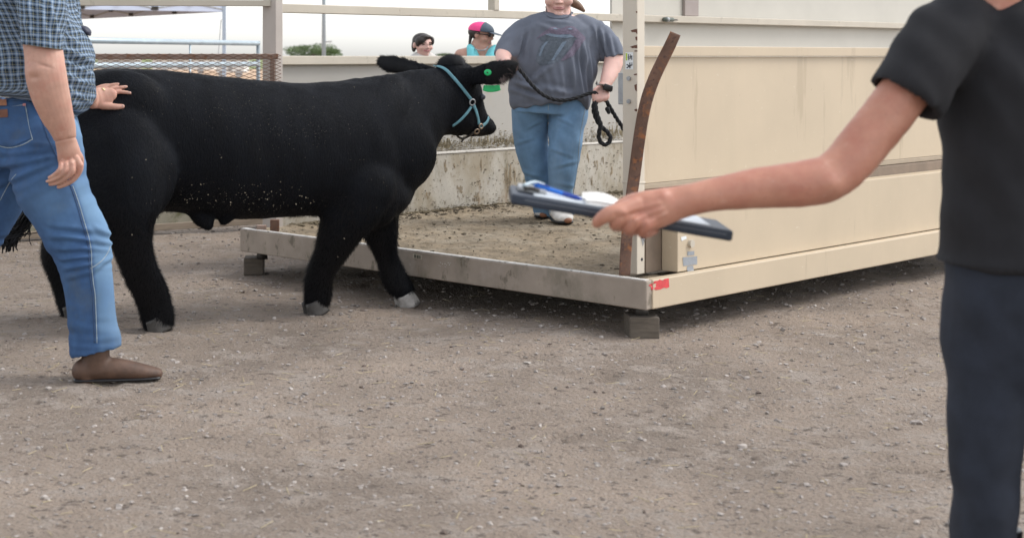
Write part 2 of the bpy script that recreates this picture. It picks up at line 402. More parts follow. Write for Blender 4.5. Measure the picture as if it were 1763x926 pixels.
#@@SETTING
# ------------------------------------------------------------------ ground and far land
def sheet(name, x0, x1, y0, y1, z, mat, nx=2, ny=2):
    V = [(x0 + (x1 - x0) * i / nx, y0 + (y1 - y0) * j / ny, z) for j in range(ny + 1) for i in range(nx + 1)]
    Fc = [[j * (nx + 1) + i, j * (nx + 1) + i + 1, (j + 1) * (nx + 1) + i + 1, (j + 1) * (nx + 1) + i] for j in range(ny) for i in range(nx)]
    return tag(mk(name, V, Fc, mat, smooth=False), kind='structure')
GX = np.concatenate([[-1500, -300, -60, -14], np.linspace(-5, 7, 300), [16, 60, 300, 1500]]); GY = np.concatenate([[-40, 0, 2.4], np.linspace(3.2, 13.4, 300), [18, 40, 150, 600, 2500]])
PR = [(RNG.uniform(-3, 4.5), RNG.uniform(3.6, 10.5), RNG.uniform(.04, .075), RNG.uniform(.006, .016), RNG.uniform(0, 3.14)) for _ in range(260)]
def gz(x, y):
    x = np.asarray(x, float); y = np.asarray(y, float)
    m = np.clip((x + 5) / .8, 0, 1) * np.clip((7 - x) / .8, 0, 1) * np.clip((y - 3.2) / .4, 0, 1) * np.clip((13.4 - y) / 1.5, 0, 1); z = np.zeros_like(x)
    for k, (fx, fy, am) in enumerate(((.9, 1.1, .010), (2.3, -1.9, .006), (-4.1, 3.3, .004), (7.3, 5.9, .0028), (-9.7, 11.3, .002))):
        z += am * (np.sin(fx * x + fy * y + 1.3 * np.sin(fy * x * .7 - fx * y * .6 + k)) - 1)
    for px_, py_, r, dp, an in PR:
        c, q = math.cos(an), math.sin(an); u = ((x - px_) * c + (y - py_) * q) / (r * 1.3); v = (-(x - px_) * q + (y - py_) * c) / r; d2 = u * u + v * v
        near = d2 < 6
        z = np.where(near, z - dp * np.exp(-d2 * d2) + dp * .35 * np.exp(-(np.sqrt(d2) - 1.35) ** 2 * 9), z)
    return np.minimum(z, .002) * m
gx_, gy_ = np.meshgrid(GX, GY); V = np.stack([gx_.ravel(), gy_.ravel(), gz(gx_.ravel(), gy_.ravel())], 1); nX = len(GX)
tag(mk('ground', V, [[j * nX + i, j * nX + i + 1, (j + 1) * nX + i + 1, (j + 1) * nX + i] for j in range(len(GY) - 1) for i in range(nX - 1)], m_ground), kind='structure')
sheet('dirt_lot', -160, 200, 22, 150, .012, m_dirt)
sheet('field', -1400, 1400, 150, 2400, .02, m_grass)

def pebbles():
    ico = bmesh.new(); bmesh.ops.create_icosphere(ico, subdivisions=1, radius=1)
    iv = np.array([tuple(v.co) for v in ico.verts]); jf = [[v.index for v in f.verts] for f in ico.faces]; ico.free()
    V, Fc = [], []
    YY = 3.6 + 8.6 * RNG.random(16000) ** 1.25; XX = RNG.uniform(-.32, .46, 16000) * YY; ZG = gz(XX, YY)
    for k in range(16000):
        Y, x = YY[k], XX[k]
        r = .0026 + .010 * RNG.random() ** 4 + (.012 * RNG.random() if RNG.random() < .012 else 0); r *= (Y / 8) ** .5
        s = r * RNG.uniform(.6, 1.3, 3) * A(1.15, 1.1, .6); a = RNG.uniform(0, 6.28); c, q = math.cos(a), math.sin(a)
        w = iv * s * (1 + .25 * RNG.standard_normal((len(iv), 1))); w = np.stack([w[:, 0] * c - w[:, 1] * q, w[:, 0] * q + w[:, 1] * c, w[:, 2]], 1) + A(x, Y, s[2] * .35 + ZG[k])
        b = len(V) * len(iv); V.append(w); Fc += [[i + b for i in f] for f in jf]
    return np.vstack(V), Fc
m_peb = M("pebble", (.31, .275, .25), .9, .55, 9, .2, 60, spots=[((.45, .41, .37), 14, .6, .05), ((.12, .09, .075), 11, .56, .06)])
tag(mk('gravel', *pebbles(), m_peb, smooth=False), kind='stuff')

V, Fc = [], []
YY = 3.7 + 7.5 * RNG.random(900); XX = RNG.uniform(-.3, .44, 900) * YY; ZG = gz(XX, YY)
for k in range(900):
    a = RNG.uniform(0, 6.28); l = RNG.uniform(.008, .035); w = .0014; c, q = math.cos(a), math.sin(a); p = A(XX[k], YY[k], ZG[k] + .004); u = A(c, q, RNG.normal(0, .12)) * l; v_ = A(-q, c, 0) * w; b0 = len(V)
    V += [p - u - v_, p + u - v_, p + u + v_, p - u + v_, p - u + A(0, 0, w), p + u + A(0, 0, w)]; Fc += [[b0, b0 + 1, b0 + 5, b0 + 4], [b0 + 3, b0 + 4, b0 + 5, b0 + 2]]
tag(mk('straw_litter', np.array(V), Fc, M("straw", (.40, .33, .20), .9, .3, 40, 0), smooth=False), kind='stuff')
# ------------------------------------------------------------------ weigh platform
D = 4.1
plat = thing('weigh_platform', 'low tan steel livestock weigh platform with a mud covered deck', 'scale platform', ST(LEN / 2, D / 2, 0))
nx, ny = 170, 210
V = []; Fc = []
for j in range(ny + 1):
    for i in range(nx + 1):
        s = .045 + (LEN - .09) * i / nx; t = .045 + (D - .05) * j / ny; p = ST(s, t, 0)
        z = .236 + .009 * noise.noise((p[0] * 4, p[1] * 4, 0)) + .006 * noise.noise((p[0] * 32, p[1] * 32, 7)) + .009 * noise.noise((p[0] * 15, p[1] * 15, 3)) + .02 * math.exp(-(s - .045) / .07) * (0.6 + .5 * noise.noise((t * 6, 0, 1)))
        V.append((p[0], p[1], z))
Fc = [[j * (nx + 1) + i, j * (nx + 1) + i + 1, (j + 1) * (nx + 1) + i + 1, (j + 1) * (nx + 1) + i] for j in range(ny) for i in range(nx)]
mk('deck', V, Fc, m_deck, plat)
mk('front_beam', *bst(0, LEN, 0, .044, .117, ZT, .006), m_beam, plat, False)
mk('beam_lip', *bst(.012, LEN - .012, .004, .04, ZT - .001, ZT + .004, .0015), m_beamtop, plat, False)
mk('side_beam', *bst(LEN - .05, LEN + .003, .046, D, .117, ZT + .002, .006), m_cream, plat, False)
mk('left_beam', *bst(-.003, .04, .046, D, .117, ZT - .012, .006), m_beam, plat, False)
mk('under_frame', *bst(.3, LEN - .1, .5, D - .3, .1, .2, .004), m_dark, plat, False)
plat_front = [o for o in plat.children if o.name.startswith(('front_beam', 'side_beam'))]
bb = bvh(*plat_front)
def sticker(name, poly, mat, parent, b, off=.0015, label=None):
    V, Fc = patch(b, poly, off, 1); o = mk(name, V, flip_to_cam(V, Fc), mat, parent, False)
    if label: o['label'] = label
    return o
sticker('sticker', [(1116, 491), (1121, 488), (1124, 489), (1126, 484), (1133, 483), (1135, 481), (1141, 483), (1143, 480.5), (1151, 479), (1152, 494), (1147, 496), (1143, 495), (1137, 498), (1124, 500), (1120, 498), (1121, 494)], m_red, plat, bb, label='torn bright red sticker')
sticker('label_plate', [(711, 436), (727, 439), (727, 447), (711, 444)], M("label_tan", (.42, .37, .30), .6, .15, 60, 0), plat, bb)
for q in ([(713.5, 438), (717, 438.6), (717, 444), (713.5, 443.4)], [(718, 439), (721.5, 439.4), (721.5, 445), (718, 444.6)], [(722.4, 439.6), (724.5, 440), (724.5, 445.4), (722.4, 445)]): sticker('label_print', q, M("label_dark", (.1, .1, .075), .6, .3, 90, 0), plat, bb, .0025)
m_scr = M("scraped_paint", (.55, .52, .49), .6, .2, 60, 0)
for k in range(13):
    x = 755 + RNG.uniform(0, 21); y = 449.5 + (x - 755) * .13 + RNG.uniform(0, 9); w, h = RNG.uniform(1, 3.2), RNG.uniform(.6, 2.0)
    sticker('paint_scrape', [(x, y), (x + w, y + .3), (x + w * .8, y + h), (x + .2, y + h * .8)], m_scr, plat, bb)
# feet
for nm, s in (('foot', .09), ('foot', LEN - .1)):
    p = ST(s, .10, 0); mk('foot', *limb3([[p[0], p[1], .07, .035, .035], [p[0], p[1], .12, .03, .03]], 14, 1, False), m_dark, plat, True)
p = P(437, 466, 9.276)
mk0 = mk('support_block', *box(p.x - .062, p.x + .058, 9.276, 9.43, -.03, .075, .006), m_block, loc=(p.x, 9.35, 0), smooth=False)
tag(mk0, 'short dark timber block under the left end of the weigh platform', 'block')
p = ST(LEN - .1, .10, 0); mk1 = mk('support_block', *box(p[0] - .07, p[0] + .07, p[1] - .08, p[1] + .08, -.03, .075, .006), m_block, loc=(p[0], p[1], 0), smooth=False)
tag(mk1, 'short timber block under the corner of the weigh platform with the red sticker', 'block')

# mud clumps on the deck
def clumps(n, f):
    ico = bmesh.new(); bmesh.ops.create_icosphere(ico, subdivisions=1, radius=1)
    iv = np.array([tuple(v.co) for v in ico.verts]); jf = [[v.index for v in g.verts] for g in ico.faces]; ico.free(); V, Fc = [], []
    for k in range(n):
        c, r = f(); w = iv * (r * RNG.uniform(.5, 1.5, 3) * A(1.3, 1, .45)) * (1 + .3 * RNG.standard_normal((len(iv), 1))) + c
        Fc += [[i + k * len(iv) for i in g] for g in jf]; V.append(w)
    return np.vstack(V), Fc
def fdeck():
    if RNG.random() < .5: s = .05 + abs(RNG.normal(0, .09)); t = RNG.uniform(.5, 4)
    else: s, t = RNG.uniform(.1, LEN - .1), RNG.uniform(.08, 4)
    return A(*ST(s, t, .243 + .012 * math.exp(-s / .06))), 0.002 + .0085 * RNG.random() ** 4
def fbase(): return A(*ST(abs(RNG.normal(0, .035)) + .01, RNG.uniform(.4, 4), .25)), .006 + .016 * RNG.random() ** 2
tag(mk('manure_bank', *clumps(420, fbase), M('manure_brown', (.125, .10, .062), .95, .4, 40, .5, 100), plat, False), kind='stuff')
tag(mk('mud_clumps', *clumps(3200, fdeck), m_mud, plat, False), kind='stuff')

# ------------------------------------------------------------------ long muddy side wall (s = 0) with its rails
side = thing('pen_wall', 'tan steel pen wall behind the woman with muddy lower panel and open top rails', 'pen wall', ST(-.05, 2.2, 0))
TW = 9.5
mk('kick_panel', *bst(-.06, -.006, .34, TW, .118, .625, .004), m_wall, side, False)
mk('ledge', *bst(-.11, .0, .34, TW, .627, .638, .002), M("ledge_steel", (.60, .57, .52), .6, .1, 10, .1, 60, spots=[(MUD, 9, .55, .1, (1, 1, 1), .8)]), side, False)
mk('sheet_panel', *bst(-.115, -.09, .34, TW, .64, 1.247, .002), m_sheet, side, False)
mk('top_rail', *bst(-.125, -.045, .34, TW, 1.245, 1.301, .005), m_steel, side, False)
zr1, zr0 = 1.629, 1.572
mk('upper_rail', *bst(-.11, -.05, .30, 9.5, zr0, zr1, .005), m_steel, side, False)
pa = onS(470, 97, -.05)
t0 = .2
mk('post', *bst(-.115, .012, .275, .335, .10, 2.6, .005), M('grey_post', (.44, .39, .35), .55, .08, 3, .08, 90, spots=[(RUST, 22, .7, .05, (1, 1, .5), .7)]), side, False)
pu = tof(onS(856, 10, -.05)); mk('post', *bst(-.11, -.045, pu - .035, pu + .02, zr1 - .002, 2.6, .005), m_steel, side, False)
te = tof(onS(1055, 60, -.12))
mk('tall_panel', *bst(-.15, -.128, te, TW, .3, 2.7, .003), M("grey_tan_panel", (.50, .475, .42), .55, .05, 2, .05, 60), side, False)
td = tof(onS(1176, 10, -.12))
mk('panel_stile', *bst(-.127, -.10, td, td + .2, zr1 + .004, 2.69, .004), M("brown_stile", (.32, .27, .25), .6, .08, 6, .05, 60), side, False)
lp = onS(1143, 34, -.03); lq = onS(1158, 34.5, -.03)
lat = mk('latch', *tube([lp, lq], .017, 12, 1), M("green_grey_iron", (.13, .15, .13), .5, .2, 30, .2, 90, metal=.5), side)
mk('latch_rod', *tube([onS(1156, 34.6, -.03), onS(1166, 35, -.03)], .006, 8, 1), m_dark, lat)
mk('latch_collar', *tube([onS(1147, 34, -.03), onS(1150, 34.2, -.03)], .021, 12, 1), m_grey, lat)
# mud and straw stuck on the sheet just above the ledge
def fl():
    x = RNG.uniform(735, 1072); c = onS(x, 0, -.085); up = abs(RNG.normal(0, .05)) if RNG.random() < .7 else abs(RNG.normal(0, .09)); return A(c.x, c.y, .64 + up), .0015 + .0045 * RNG.random() ** 2
tag(mk('mud_splash', *clumps(2600, fl), M("mud_splash_brown", (.23, .19, .125), .9, .4, 60, .3, 100), side, False), kind='stuff')
def fl2():
    c = onS(RNG.uniform(700, 1072), 0, -.003); return A(c.x, c.y, .26 + .37 * RNG.random() ** 2.0), .0015 + .0045 * RNG.random() ** 3
tag(mk('mud_specks', *clumps(700, fl2), m_mud, side, False), kind='stuff')

sb = bvh(*[c_ for c_ in side.children if c_.name.startswith(('sheet_panel', 'kick_panel'))])
def stain(name, quads, mat, off=.0016):
    V, Fc = [], []
    for q in quads:
        v, f = patch(sb, q, off, 1); f = flip_to_cam(v, f); b0 = len(V); V += list(v); Fc += [[i + b0 for i in g] for g in f]
    tag(mk(name, np.array(V), Fc, mat, side, False), kind='stuff')
qs = []
for k in range(300):
    x = RNG.choice([RNG.uniform(738, 775), RNG.uniform(775, 892), RNG.uniform(820, 892), RNG.uniform(1035, 1072)]); yb_ = 264 - (x - 738) * .068 - RNG.uniform(5.5, 14); l = RNG.uniform(3, 20) * RNG.random(); w = RNG.uniform(.5, 1.9); j = RNG.normal(0, .8)
    qs.append([(x, yb_), (x + w, yb_ + .6), (x + w * .8 + j, yb_ - l), (x + w * .2 + j, yb_ - l - .8)])
stain('mud_streaks', qs, M("mud_streak", (.235, .195, .12), .95, .35, 40, .4, 80))
qs = []
for x, y, w, l in ((868, 274, 6, 62), (875, 280, 4, 68), (872, 300, 8, 30), (884, 285, 3, 34), (826, 268, 3, 26), (764, 274, 3.5, 24), (766, 288, 5, 10), (780, 280, 3, 12), (742, 282, 3, 16), (812, 336, 12, 12), (818, 330, 6, 20), (786, 318, 9, 18), (730, 330, 8, 14), (1010, 262, 3, 18), (1022, 275, 6, 20), (1035, 268, 4, 16), (1050, 285, 5, 20), (1015, 300, 4, 22)):
    for k in range(9):
        a_ = x + RNG.uniform(0, w); b_ = y + RNG.uniform(0, l * .6); ww = RNG.uniform(.4, 1.3) * max(1, w / 5); ll = RNG.uniform(.2, .5) * l
        qs.append([(a_, b_), (a_ + ww, b_ + RNG.uniform(0, 1.5)), (a_ + ww * .8, b_ + ll), (a_ + ww * .2, b_ + ll * 1.1)])
stain('rust_streaks', qs, M("brown_streak", (.27, .21, .135), .9, .35, 30, .2, 80))
# small rusty stubs by the left end of the platform
for (xa, xb, yb, h, Yd, lab) in ((441.5, 458, 395.5, .028, 9.20, 'small tan stub standing on the left end of the weigh platform'), (465, 480.5, 396, .06, 9.22, 'reddish brown steel stub just behind the platform front edge by the post')):
    a, b_ = P(xa, yb, Yd), P(xb, yb, Yd)
    o = mk('steel_stub', *box(a.x, b_.x, Yd, Yd + .05, ZT - .01, ZT + h, .003), m_rail_rust if h < .05 else m_rust, loc=(a.x, Yd, ZT - .01), smooth=False); tag(o, lab, 'stub')

# ------------------------------------------------------------------ far low wall and mesh gate on the left
a, b_ = P(-60, 417.2, F * HC / (417.2 - CY)), P(494, 382.6, F * HC / (382.6 - CY))
d = (b_ - a).normalized(); nrm = Vector((-d.y, d.x, 0))
a = a - d * 1.5
low = thing('low_wall', 'low mossy grey wall with a plank foot behind the steer', 'low wall', (a + b_) / 2)
mk('wall_panel', *hexa(a, b_, b_ + nrm * .05, a + nrm * .05, .72, .004), M("mossy_wall", (.30, .28, .22), .8, .15, 5, .3, 50, spots=[(MOSS, 8, .5, .15), ((.2, .2, .19), 20, .58, .1)]), low, False)
mk('plank', *hexa(a - nrm * .03, b_ - nrm * .03, b_ - nrm * .003, a - nrm * .003, .05, .004), M("weathered_plank", (.27, .22, .17), .85, .2, 5, .3, 60, stretch=(1, 1, 8)), low, False)

gt = thing('mesh_gate', 'low gate of rusty diamond mesh in a faded brown frame behind the steer', 'gate', P(300, 97 + 1.3 * F / 9.4, 9.4))
gx0, gx1, gY0, gY1 = -2.55, (484 - CX) / F * 9.42, 9.28, 9.42
def G(u, z, off=0): return (gx0 + (gx1 - gx0) * u, gY0 + (gY1 - gY0) * u + off, z)
mk('frame_rail', *bar(G(0, 1.297), G(.992, 1.297), .03, .034), m_rail_rust, gt, False)
mk('frame_rail', *bar(G(0, .52), G(.992, .52), .03, .034), m_rail_rust, gt, False)
mk('frame_stile', *bar(G(.004, .50), G(.004, 1.28), .03, .03, (0, 1, 0)), m_rail_rust, gt, False)
mk('frame_stile', *bar(G(.975, .54), G(.975, 1.279), .03, .03, (0, 1, 0)), m_rail_rust, gt, False)
V, Fc = [], []
wid = gx1 - gx0; pw, ph = .064, .0225; ncol = int(wid / pw); nrow = int((1.30 - .52) / ph)
for r_ in range(nrow + 1):
    for sgn in (1, -1):
        pts = []
        for c in range(2 * ncol + 1):
            zz = 1.303 - r_ * ph + (sgn * ph / 2 if c % 2 else 0) * 1
            pts.append(A(*G(c / (2 * ncol), max(.5, zz), -.020 - .002 * sgn)))
        for i in range(len(pts) - 1):
            v, f = bar(pts[i], pts[i + 1], .005, .0032, bv=0); k = len(V); V += list(v); Fc += [[q + k for q in g] for g in f]
tag(mk('diamond_mesh', np.array(V), Fc, m_rustmesh, gt, False), kind='stuff')
p0, p1 = P(-700, 3.2, 9.15), P(466, 7.4, 9.52)
rail = mk('top_bar', *bar((p0.x, p0.y, 1.3 + .332), (p1.x, p1.y, 1.3 + .328), .05, .038), m_steel, loc=(p0.x, p0.y, 1.6), smooth=False)
tag(rail, 'tan steel bar running left from the pen post, over the steer', 'rail')

# ------------------------------------------------------------------ near right panel with post and door box
rp = thing('pen_side_panel', 'cream steel side panel with a tall post at the right corner of the platform', 'pen panel', ST(LEN - .1, 1.5, ZT))
SP, TP = 2.838, .124
m_post = M("post_steel", (.58, .52, .43), .5, .05, 3, .05, 90, spots=[(RUST, 22, .70, .04, (1, 1, .6), .8)])
post = mk('post', *bst(SP - .085, SP, TP, TP + .062, ZT + .003, 2.4, .004), m_post, rp, False)
mk('panel_sheet', *bst(SP - .05, SP - .035, TP + .064, 3.9, .682, 1.297, .002), m_cream, rp, False)
mk('top_band', *bst(SP - .055, SP - .012, TP + .064, 3.9, 1.30, 1.349, .003), m_cream, rp, False)
mk('bottom_rail', *bst(SP - .06, SP - .03, TP + .064, 3.9, .655, .68, .003), M("bottom_rail_tan", (.36, .29, .21), .6, .1, 6, .1, 60), rp, False)
mk('end_post', *bst(SP - .075, SP, 3.905, 3.97, ZT + .003, 2.4, .004), m_post, rp, False)
mk('base_box', *bst(SP, LEN - .05, .324, 3.9, ZT + .004, .60, .004), m_cream, rp, False)
mk('box_back', *bst(SP - .08, SP - .003, .2, 3.9, ZT + .004, .652, .003), M("recess_brown", (.20, .15, .11), .7, .15, 8, .1, 60), rp, False)
pb = bvh(post)
for y in (135.5, 175):
    h, n = hit(pb, 1083.5, y); mk('bolt', *tube([h - n * .002, h + n * .010], .011, 6, 1), m_grey, rp, False)
h, n = hit(pb, 1105, 446.5); mk('bolt_hole', *tube([h - n * .004, h + n * .0012], .008, 12, 1), m_glyph, rp, False)
h, n = hit(pb, 1107, 409); v, f = patch(pb, [(1103, 408), (1112, 407), (1109, 416), (1106.5, 424)], .0015, 1); mk('worn_notch', v, flip_to_cam(v, f), m_grey, rp, False)
v, f = patch(pb, [(1103, 404), (1112, 403), (1112, 409), (1108, 411), (1103.5, 409.5)], .002, 1); mk('slot', v, flip_to_cam(v, f), m_glyph, rp, False)
bx = [o for o in rp.children if o.name.startswith('base_box')]; xb = bvh(*bx)
h, n = hit(xb, 1188, 419); mk('bolt_head', *tube([h - n * .003, h + n * .016], .019, 18, 1), m_steel, rp, False)
m_smear = M("blue_grey_smear", (.27, .29, .32), .7, .1, 60, 0)
for q in ([(1183, 433), (1195, 432), (1195, 439), (1183, 440)], [(1175, 443), (1200, 441), (1200, 455), (1176, 458)], [(1183, 458.2), (1193, 457), (1195, 470), (1181, 470.5)]): sticker('wear_patch', q, m_smear, rp, xb)
sticker('tag_sticker', [(1172, 408), (1181, 406), (1182, 411), (1173, 415)], m_sticker, rp, xb)
# pictogram sticker on the post
sticker('sticker', [(1077, 90.3), (1090.5, 90.3), (1090.5, 120), (1077, 120)], m_sticker, rp, pb, .0012)
sticker('sticker_strip', [(1077.8, 92), (1080.4, 92), (1080.4, 104.5), (1077.8, 104.5)], m_lime, rp, pb, .0022)
for q in ([(1082, 94), (1083.2, 93.6), (1083.6, 104), (1082.4, 104.3)], [(1085, 94.4), (1086, 94), (1086.6, 101), (1085.6, 101.5)], [(1087.4, 96), (1088.6, 95.6), (1088.8, 103.4), (1087.6, 103.8)], [(1081.4, 98.4), (1088.8, 97.4), (1088.9, 98.5), (1081.5, 99.6)], [(1083, 101.2), (1087.6, 100.2), (1087.7, 101.2), (1083.1, 102.2)],
          [(1078.6, 111.5), (1081, 110.8), (1085, 114), (1084, 115.6)], [(1084, 108.5), (1085.6, 108), (1085.8, 118), (1084.2, 118.4)], [(1084.5, 112.4), (1089.2, 111.2), (1089.3, 113), (1084.6, 114.6)], [(1079, 116.6), (1083.6, 113.6), (1084.4, 115), (1079.8, 118.6)], [(1087.6, 108.4), (1089, 108.2), (1089, 110.4), (1087.7, 110.6)]):
    sticker('sticker_print', q, m_glyph, rp, pb, .0024)
m_rs = M("rust_stain", (.13, .06, .04), .85, .3, 90, .2, 90)
for q in ([(1086, 53), (1097, 49.5), (1097, 60), (1094.5, 56), (1088, 56)], [(1094, 64), (1097, 63.4), (1097, 71), (1094.6, 69)], [(1085, 81), (1097, 77), (1097, 84), (1092, 83), (1089, 83.5)], [(1092.5, 87.5), (1097, 87), (1097, 89.4), (1092.6, 89.2)], [(1092.4, 147), (1096.6, 145), (1096.6, 158), (1093.5, 155)], [(1092.5, 188.5), (1097, 187.4), (1097, 192.4), (1093, 191.4)], [(1091.5, 128), (1096.7, 127), (1096.7, 129.4), (1092, 130)], [(1094.8, 20), (1097, 20), (1097, 23.5), (1095, 22)], [(1098.4, 188.6), (1101.6, 189), (1101.6, 190.6), (1098.4, 190.8)]):
    sticker('rust_stain', q, m_rs, rp, pb, .0014)
# pale lever plate on the inside of the post, weld ring
mk('lever_plate', *bst(SP - .135, SP - .088, TP + .03, TP + .05, 1.3 - 84 * 7.35 / F, 1.3 - 29 * 7.35 / F, .004), m_grey, rp, False)
mk('weld_ring', *bst(SP - .088, SP + .003, TP - .003, TP + .066, 1.3 - 220 * 7.31 / F, 1.3 - 217 * 7.31 / F, .0015), m_post, rp, False)
# the bent rusty bar standing in front of the post
rb = []
for x, y, w in ((1075.5, 474, 9.8), (1077, 440, 9.8), (1081, 390, 10), (1087, 340, 10.2), (1092.5, 300, 10.5), (1099, 250, 10.6), (1106, 205, 10.6), (1114, 170, 10.6), (1126, 136, 10.4), (1141, 104, 10.2), (1153, 80, 10), (1163, 58, 9.6)):
    Yb = 7.265 - .2 * max(0, (300 - y) / 300); p = P(x, y, Yb); rb.append([p.x, p.y, p.z, w * Yb / F, .006])
o = mk('bent_bar', *limb3(rb, 12, 6, False, False, .35), m_rust, loc=P(1075, 474, 7.265)); tag(o, 'rusty flat steel bar bent at the top, standing at the platform corner', 'bar')

#@@COW
# ------------------------------------------------------------------ black steer
YAW = R(21); LAT = A(math.sin(YAW), -math.cos(YAW), 0)
def yc(x): return 7.45 + (x - 150) / 550 * .65
tr = [(108, 165, 300, .13), (122, 138, 330, .21), (150, 123, 352, .265), (185, 117.5, 362, .29), (230, 118, 366, .30), (280, 121, 362, .31), (340, 127.5, 370, .335), (400, 134.5, 376, .35), (460, 140.5, 375, .355), (520, 143, 370, .345), (570, 140.5, 374, .325), (620, 136, 376, .29), (655, 130, 366, .25), (685, 130, 345, .19), (700, 145, 325, .11)]
q = cr(np.array(tr, float), 5)
Cc, Uu, Vv = [], [], []
for x, yt, yb, dd in q:
    Y = yc(x); p = P(x, (yt + yb) / 2, Y); Cc.append(np.array(p)); Uu.append(A(0, 0, (yb - yt) / 2 * Y / F)); Vv.append(LAT * dd)
cow_p = [rings(np.array(Cc), np.array(Uu), np.array(Vv), 40, True, .88)]
# neck, brisket
cow_p += [limb([(610, 250, 7.98, 112, .27), (662, 233, 8.04, 108, .235), (692, 206, 8.10, 84, .19), (721, 186, 8.16, 69, .155), (743, 176, 8.20, 60, .135), (765, 168, 8.24, 54, .12)], 28, 5)]
cow_p += [blob(684, 322, 8.03, 30, 42, .13), blob(668, 335, 7.98, 40, 40, .17), blob(640, 325, 7.90, 56, 70, .17), blob(610, 270, 7.86, 80, 110, .18)]
# head, jaw, muzzle
cow_p += [limb([(778, 128, 8.27, 30, .12), (787, 140, 8.28, 36, .125), (799, 163, 8.30, 33, .12), (808, 186, 8.33, 27, .10), (819, 204, 8.37, 21, .085), (832, 216, 8.41, 17, .075), (838, 218.5, 8.43, 14, .065)], 24, 4),
          blob(789, 198, 8.25, 30, 37, .085), blob(772, 200, 8.22, 26, 33, .08), blob(812, 217, 8.32, 21, 19.5, .07), blob(826, 222, 8.38, 17, 14.5, .07), blob(838, 216, 8.41, 13, 15, .065), blob(824, 172, 8.24, 9, 10, .04),
          blob(780, 112, 8.30, 22, 11, .07)]
# ears
cow_p += [limb([(790, 134, 8.22, 15, .035), (808, 132, 8.18, 16, .03), (828, 130, 8.14, 20, .02), (848, 126, 8.11, 23, .016), (866, 121, 8.09, 22, .016), (878, 114, 8.08, 16, .014), (886, 107, 8.08, 8, .010)], 18, 4),
          limb([(745, 126, 8.38, 12, .03), (722, 120, 8.42, 13.5, .025), (700, 115, 8.46, 15, .020), (682, 112, 8.49, 16, .018), (667, 109, 8.51, 16, .016), (659, 106, 8.52, 12, .012)], 18, 4)]
# near hind leg, far hind leg
cow_p += [limb([(190, 250, 7.30, 88, .14), (205, 310, 7.25, 84, .135), (216, 360, 7.22, 66, .115), (223, 400, 7.21, 42, .085), (229, 430, 7.21, 34, .065), (241, 465, 7.23, 31, .055), (258, 500, 7.27, 30, .052), (268, 530, 7.30, 30, .052), (272, 548, 7.31, 31, .055)], 24, 4),
          limb([(150, 280, 7.62, 70, .13), (140, 350, 7.72, 60, .11), (118, 400, 7.78, 40, .08), (100, 440, 7.80, 30, .06), (112, 480, 7.80, 26, .05), (120, 510, 7.80, 25, .05), (128, 528, 7.79, 26, .05)], 20, 4)]
# near fore leg, far fore leg
cow_p += [limb([(618, 320, 7.78, 66, .13), (604, 360, 7.78, 52, .115), (590, 388, 7.78, 42, .095), (578, 415, 7.79, 34, .075), (567, 440, 7.81, 28, .062), (556, 460, 7.83, 25.5, .055), (549, 480, 7.85, 25, .052), (547, 500, 7.87, 24.5, .052), (546, 512, 7.88, 25, .054)], 22, 4),
          limb([(650, 340, 8.10, 50, .11), (652, 375, 8.14, 36, .085), (656, 402, 8.16, 31, .07), (660, 420, 8.17, 24.5, .06), (665, 440, 8.175, 19, .05), (671, 458, 8.18, 20, .048), (677, 474, 8.18, 22.5, .05), (686, 489, 8.18, 22, .05), (695, 497, 8.18, 19, .05)], 22, 4)]
# sheath and scrotal folds
cow_p += [limb([(340, 352, 7.58, 24, .05), (348, 375, 7.58, 18, .045), (357, 384, 7.58, 13.5, .04), (359, 388, 7.58, 11.5, .035)], 16, 3), limb([(392, 360, 7.62, 26, .05), (386, 378, 7.62, 13, .035), (384, 382, 7.62, 9, .03)], 14, 3)]
cow_p += [blob(225, 300, 7.30, 80, 90, .12), blob(205, 190, 7.38, 90, 70, .13)]
cv, cf = organic(cow_p, .0125, 16)
cn = normals(cv, cf)
# muscle and skin relief
rel = .006 * vnoise(cv, (5, 5, 4), 2) + .003 * vnoise(cv, (13, 13, 8), 5)
pxx = cv[:, 0] / cv[:, 1] * F + CX; pyy = CY - (cv[:, 2] - HC) / cv[:, 1] * F
nk = np.clip((pxx - 610) / 40, 0, 1) * np.clip((775 - pxx) / 40, 0, 1) * np.clip((260 - pyy) / 60, 0, 1)
rel += nk * .0012 * np.sin((pxx * .85 + pyy * .38) * .42)
rib = np.clip((pxx - 380) / 60, 0, 1) * np.clip((620 - pxx) / 60, 0, 1) * np.clip((330 - pyy) / 80, 0, 1)
rel += rib * .0012 * np.sin(pxx * .16 + vnoise(cv, (3, 3, 3), 8) * 2)
cv = cv + cn * rel[:, None]
steer = thing('steer', 'black steer with a teal halter walking onto the weigh platform', 'steer', (P(400, 100, 7.7).x, 7.7, 0))
cow = mk('body', cv, cf, m_coat, steer)
# hoofs: each has two claws
def hoof(x, y, Y, w, mat, a=0.0):
    z0 = 0; p = P(x, y, Y); ps = []
    g_ = float(gz(p.x, p.y)) - .006
    for k in (-1, 1):
        c = p + Vector((0, 0, g_)) + Vector((LAT[0], LAT[1], 0)) * .032 * k
        f = Vector((math.cos(YAW), math.sin(YAW), 0))
        ps.append(limb3([[*(c - f * .035 + Vector((0, 0, .075 - p.z))), .045, .03], [*(c - f * .015 + Vector((0, 0, .04 - p.z))), .055, .034], [*(c + f * .0 + Vector((0, 0, .004 - p.z))), .062, .037]], 14, 3, False, ref=LAT))
    v, f = join(ps); h = mk('hoof', v, f, mat, steer); return h
def ground_px(x, Y): return (x, CY + HC * F / Y, Y)
hoof(*ground_px(546, 7.89), 25, m_hoofd); hoof(*ground_px(274, 7.32), 25, m_hoofd); hoof(*ground_px(130, 7.80), 25, m_hoofd)
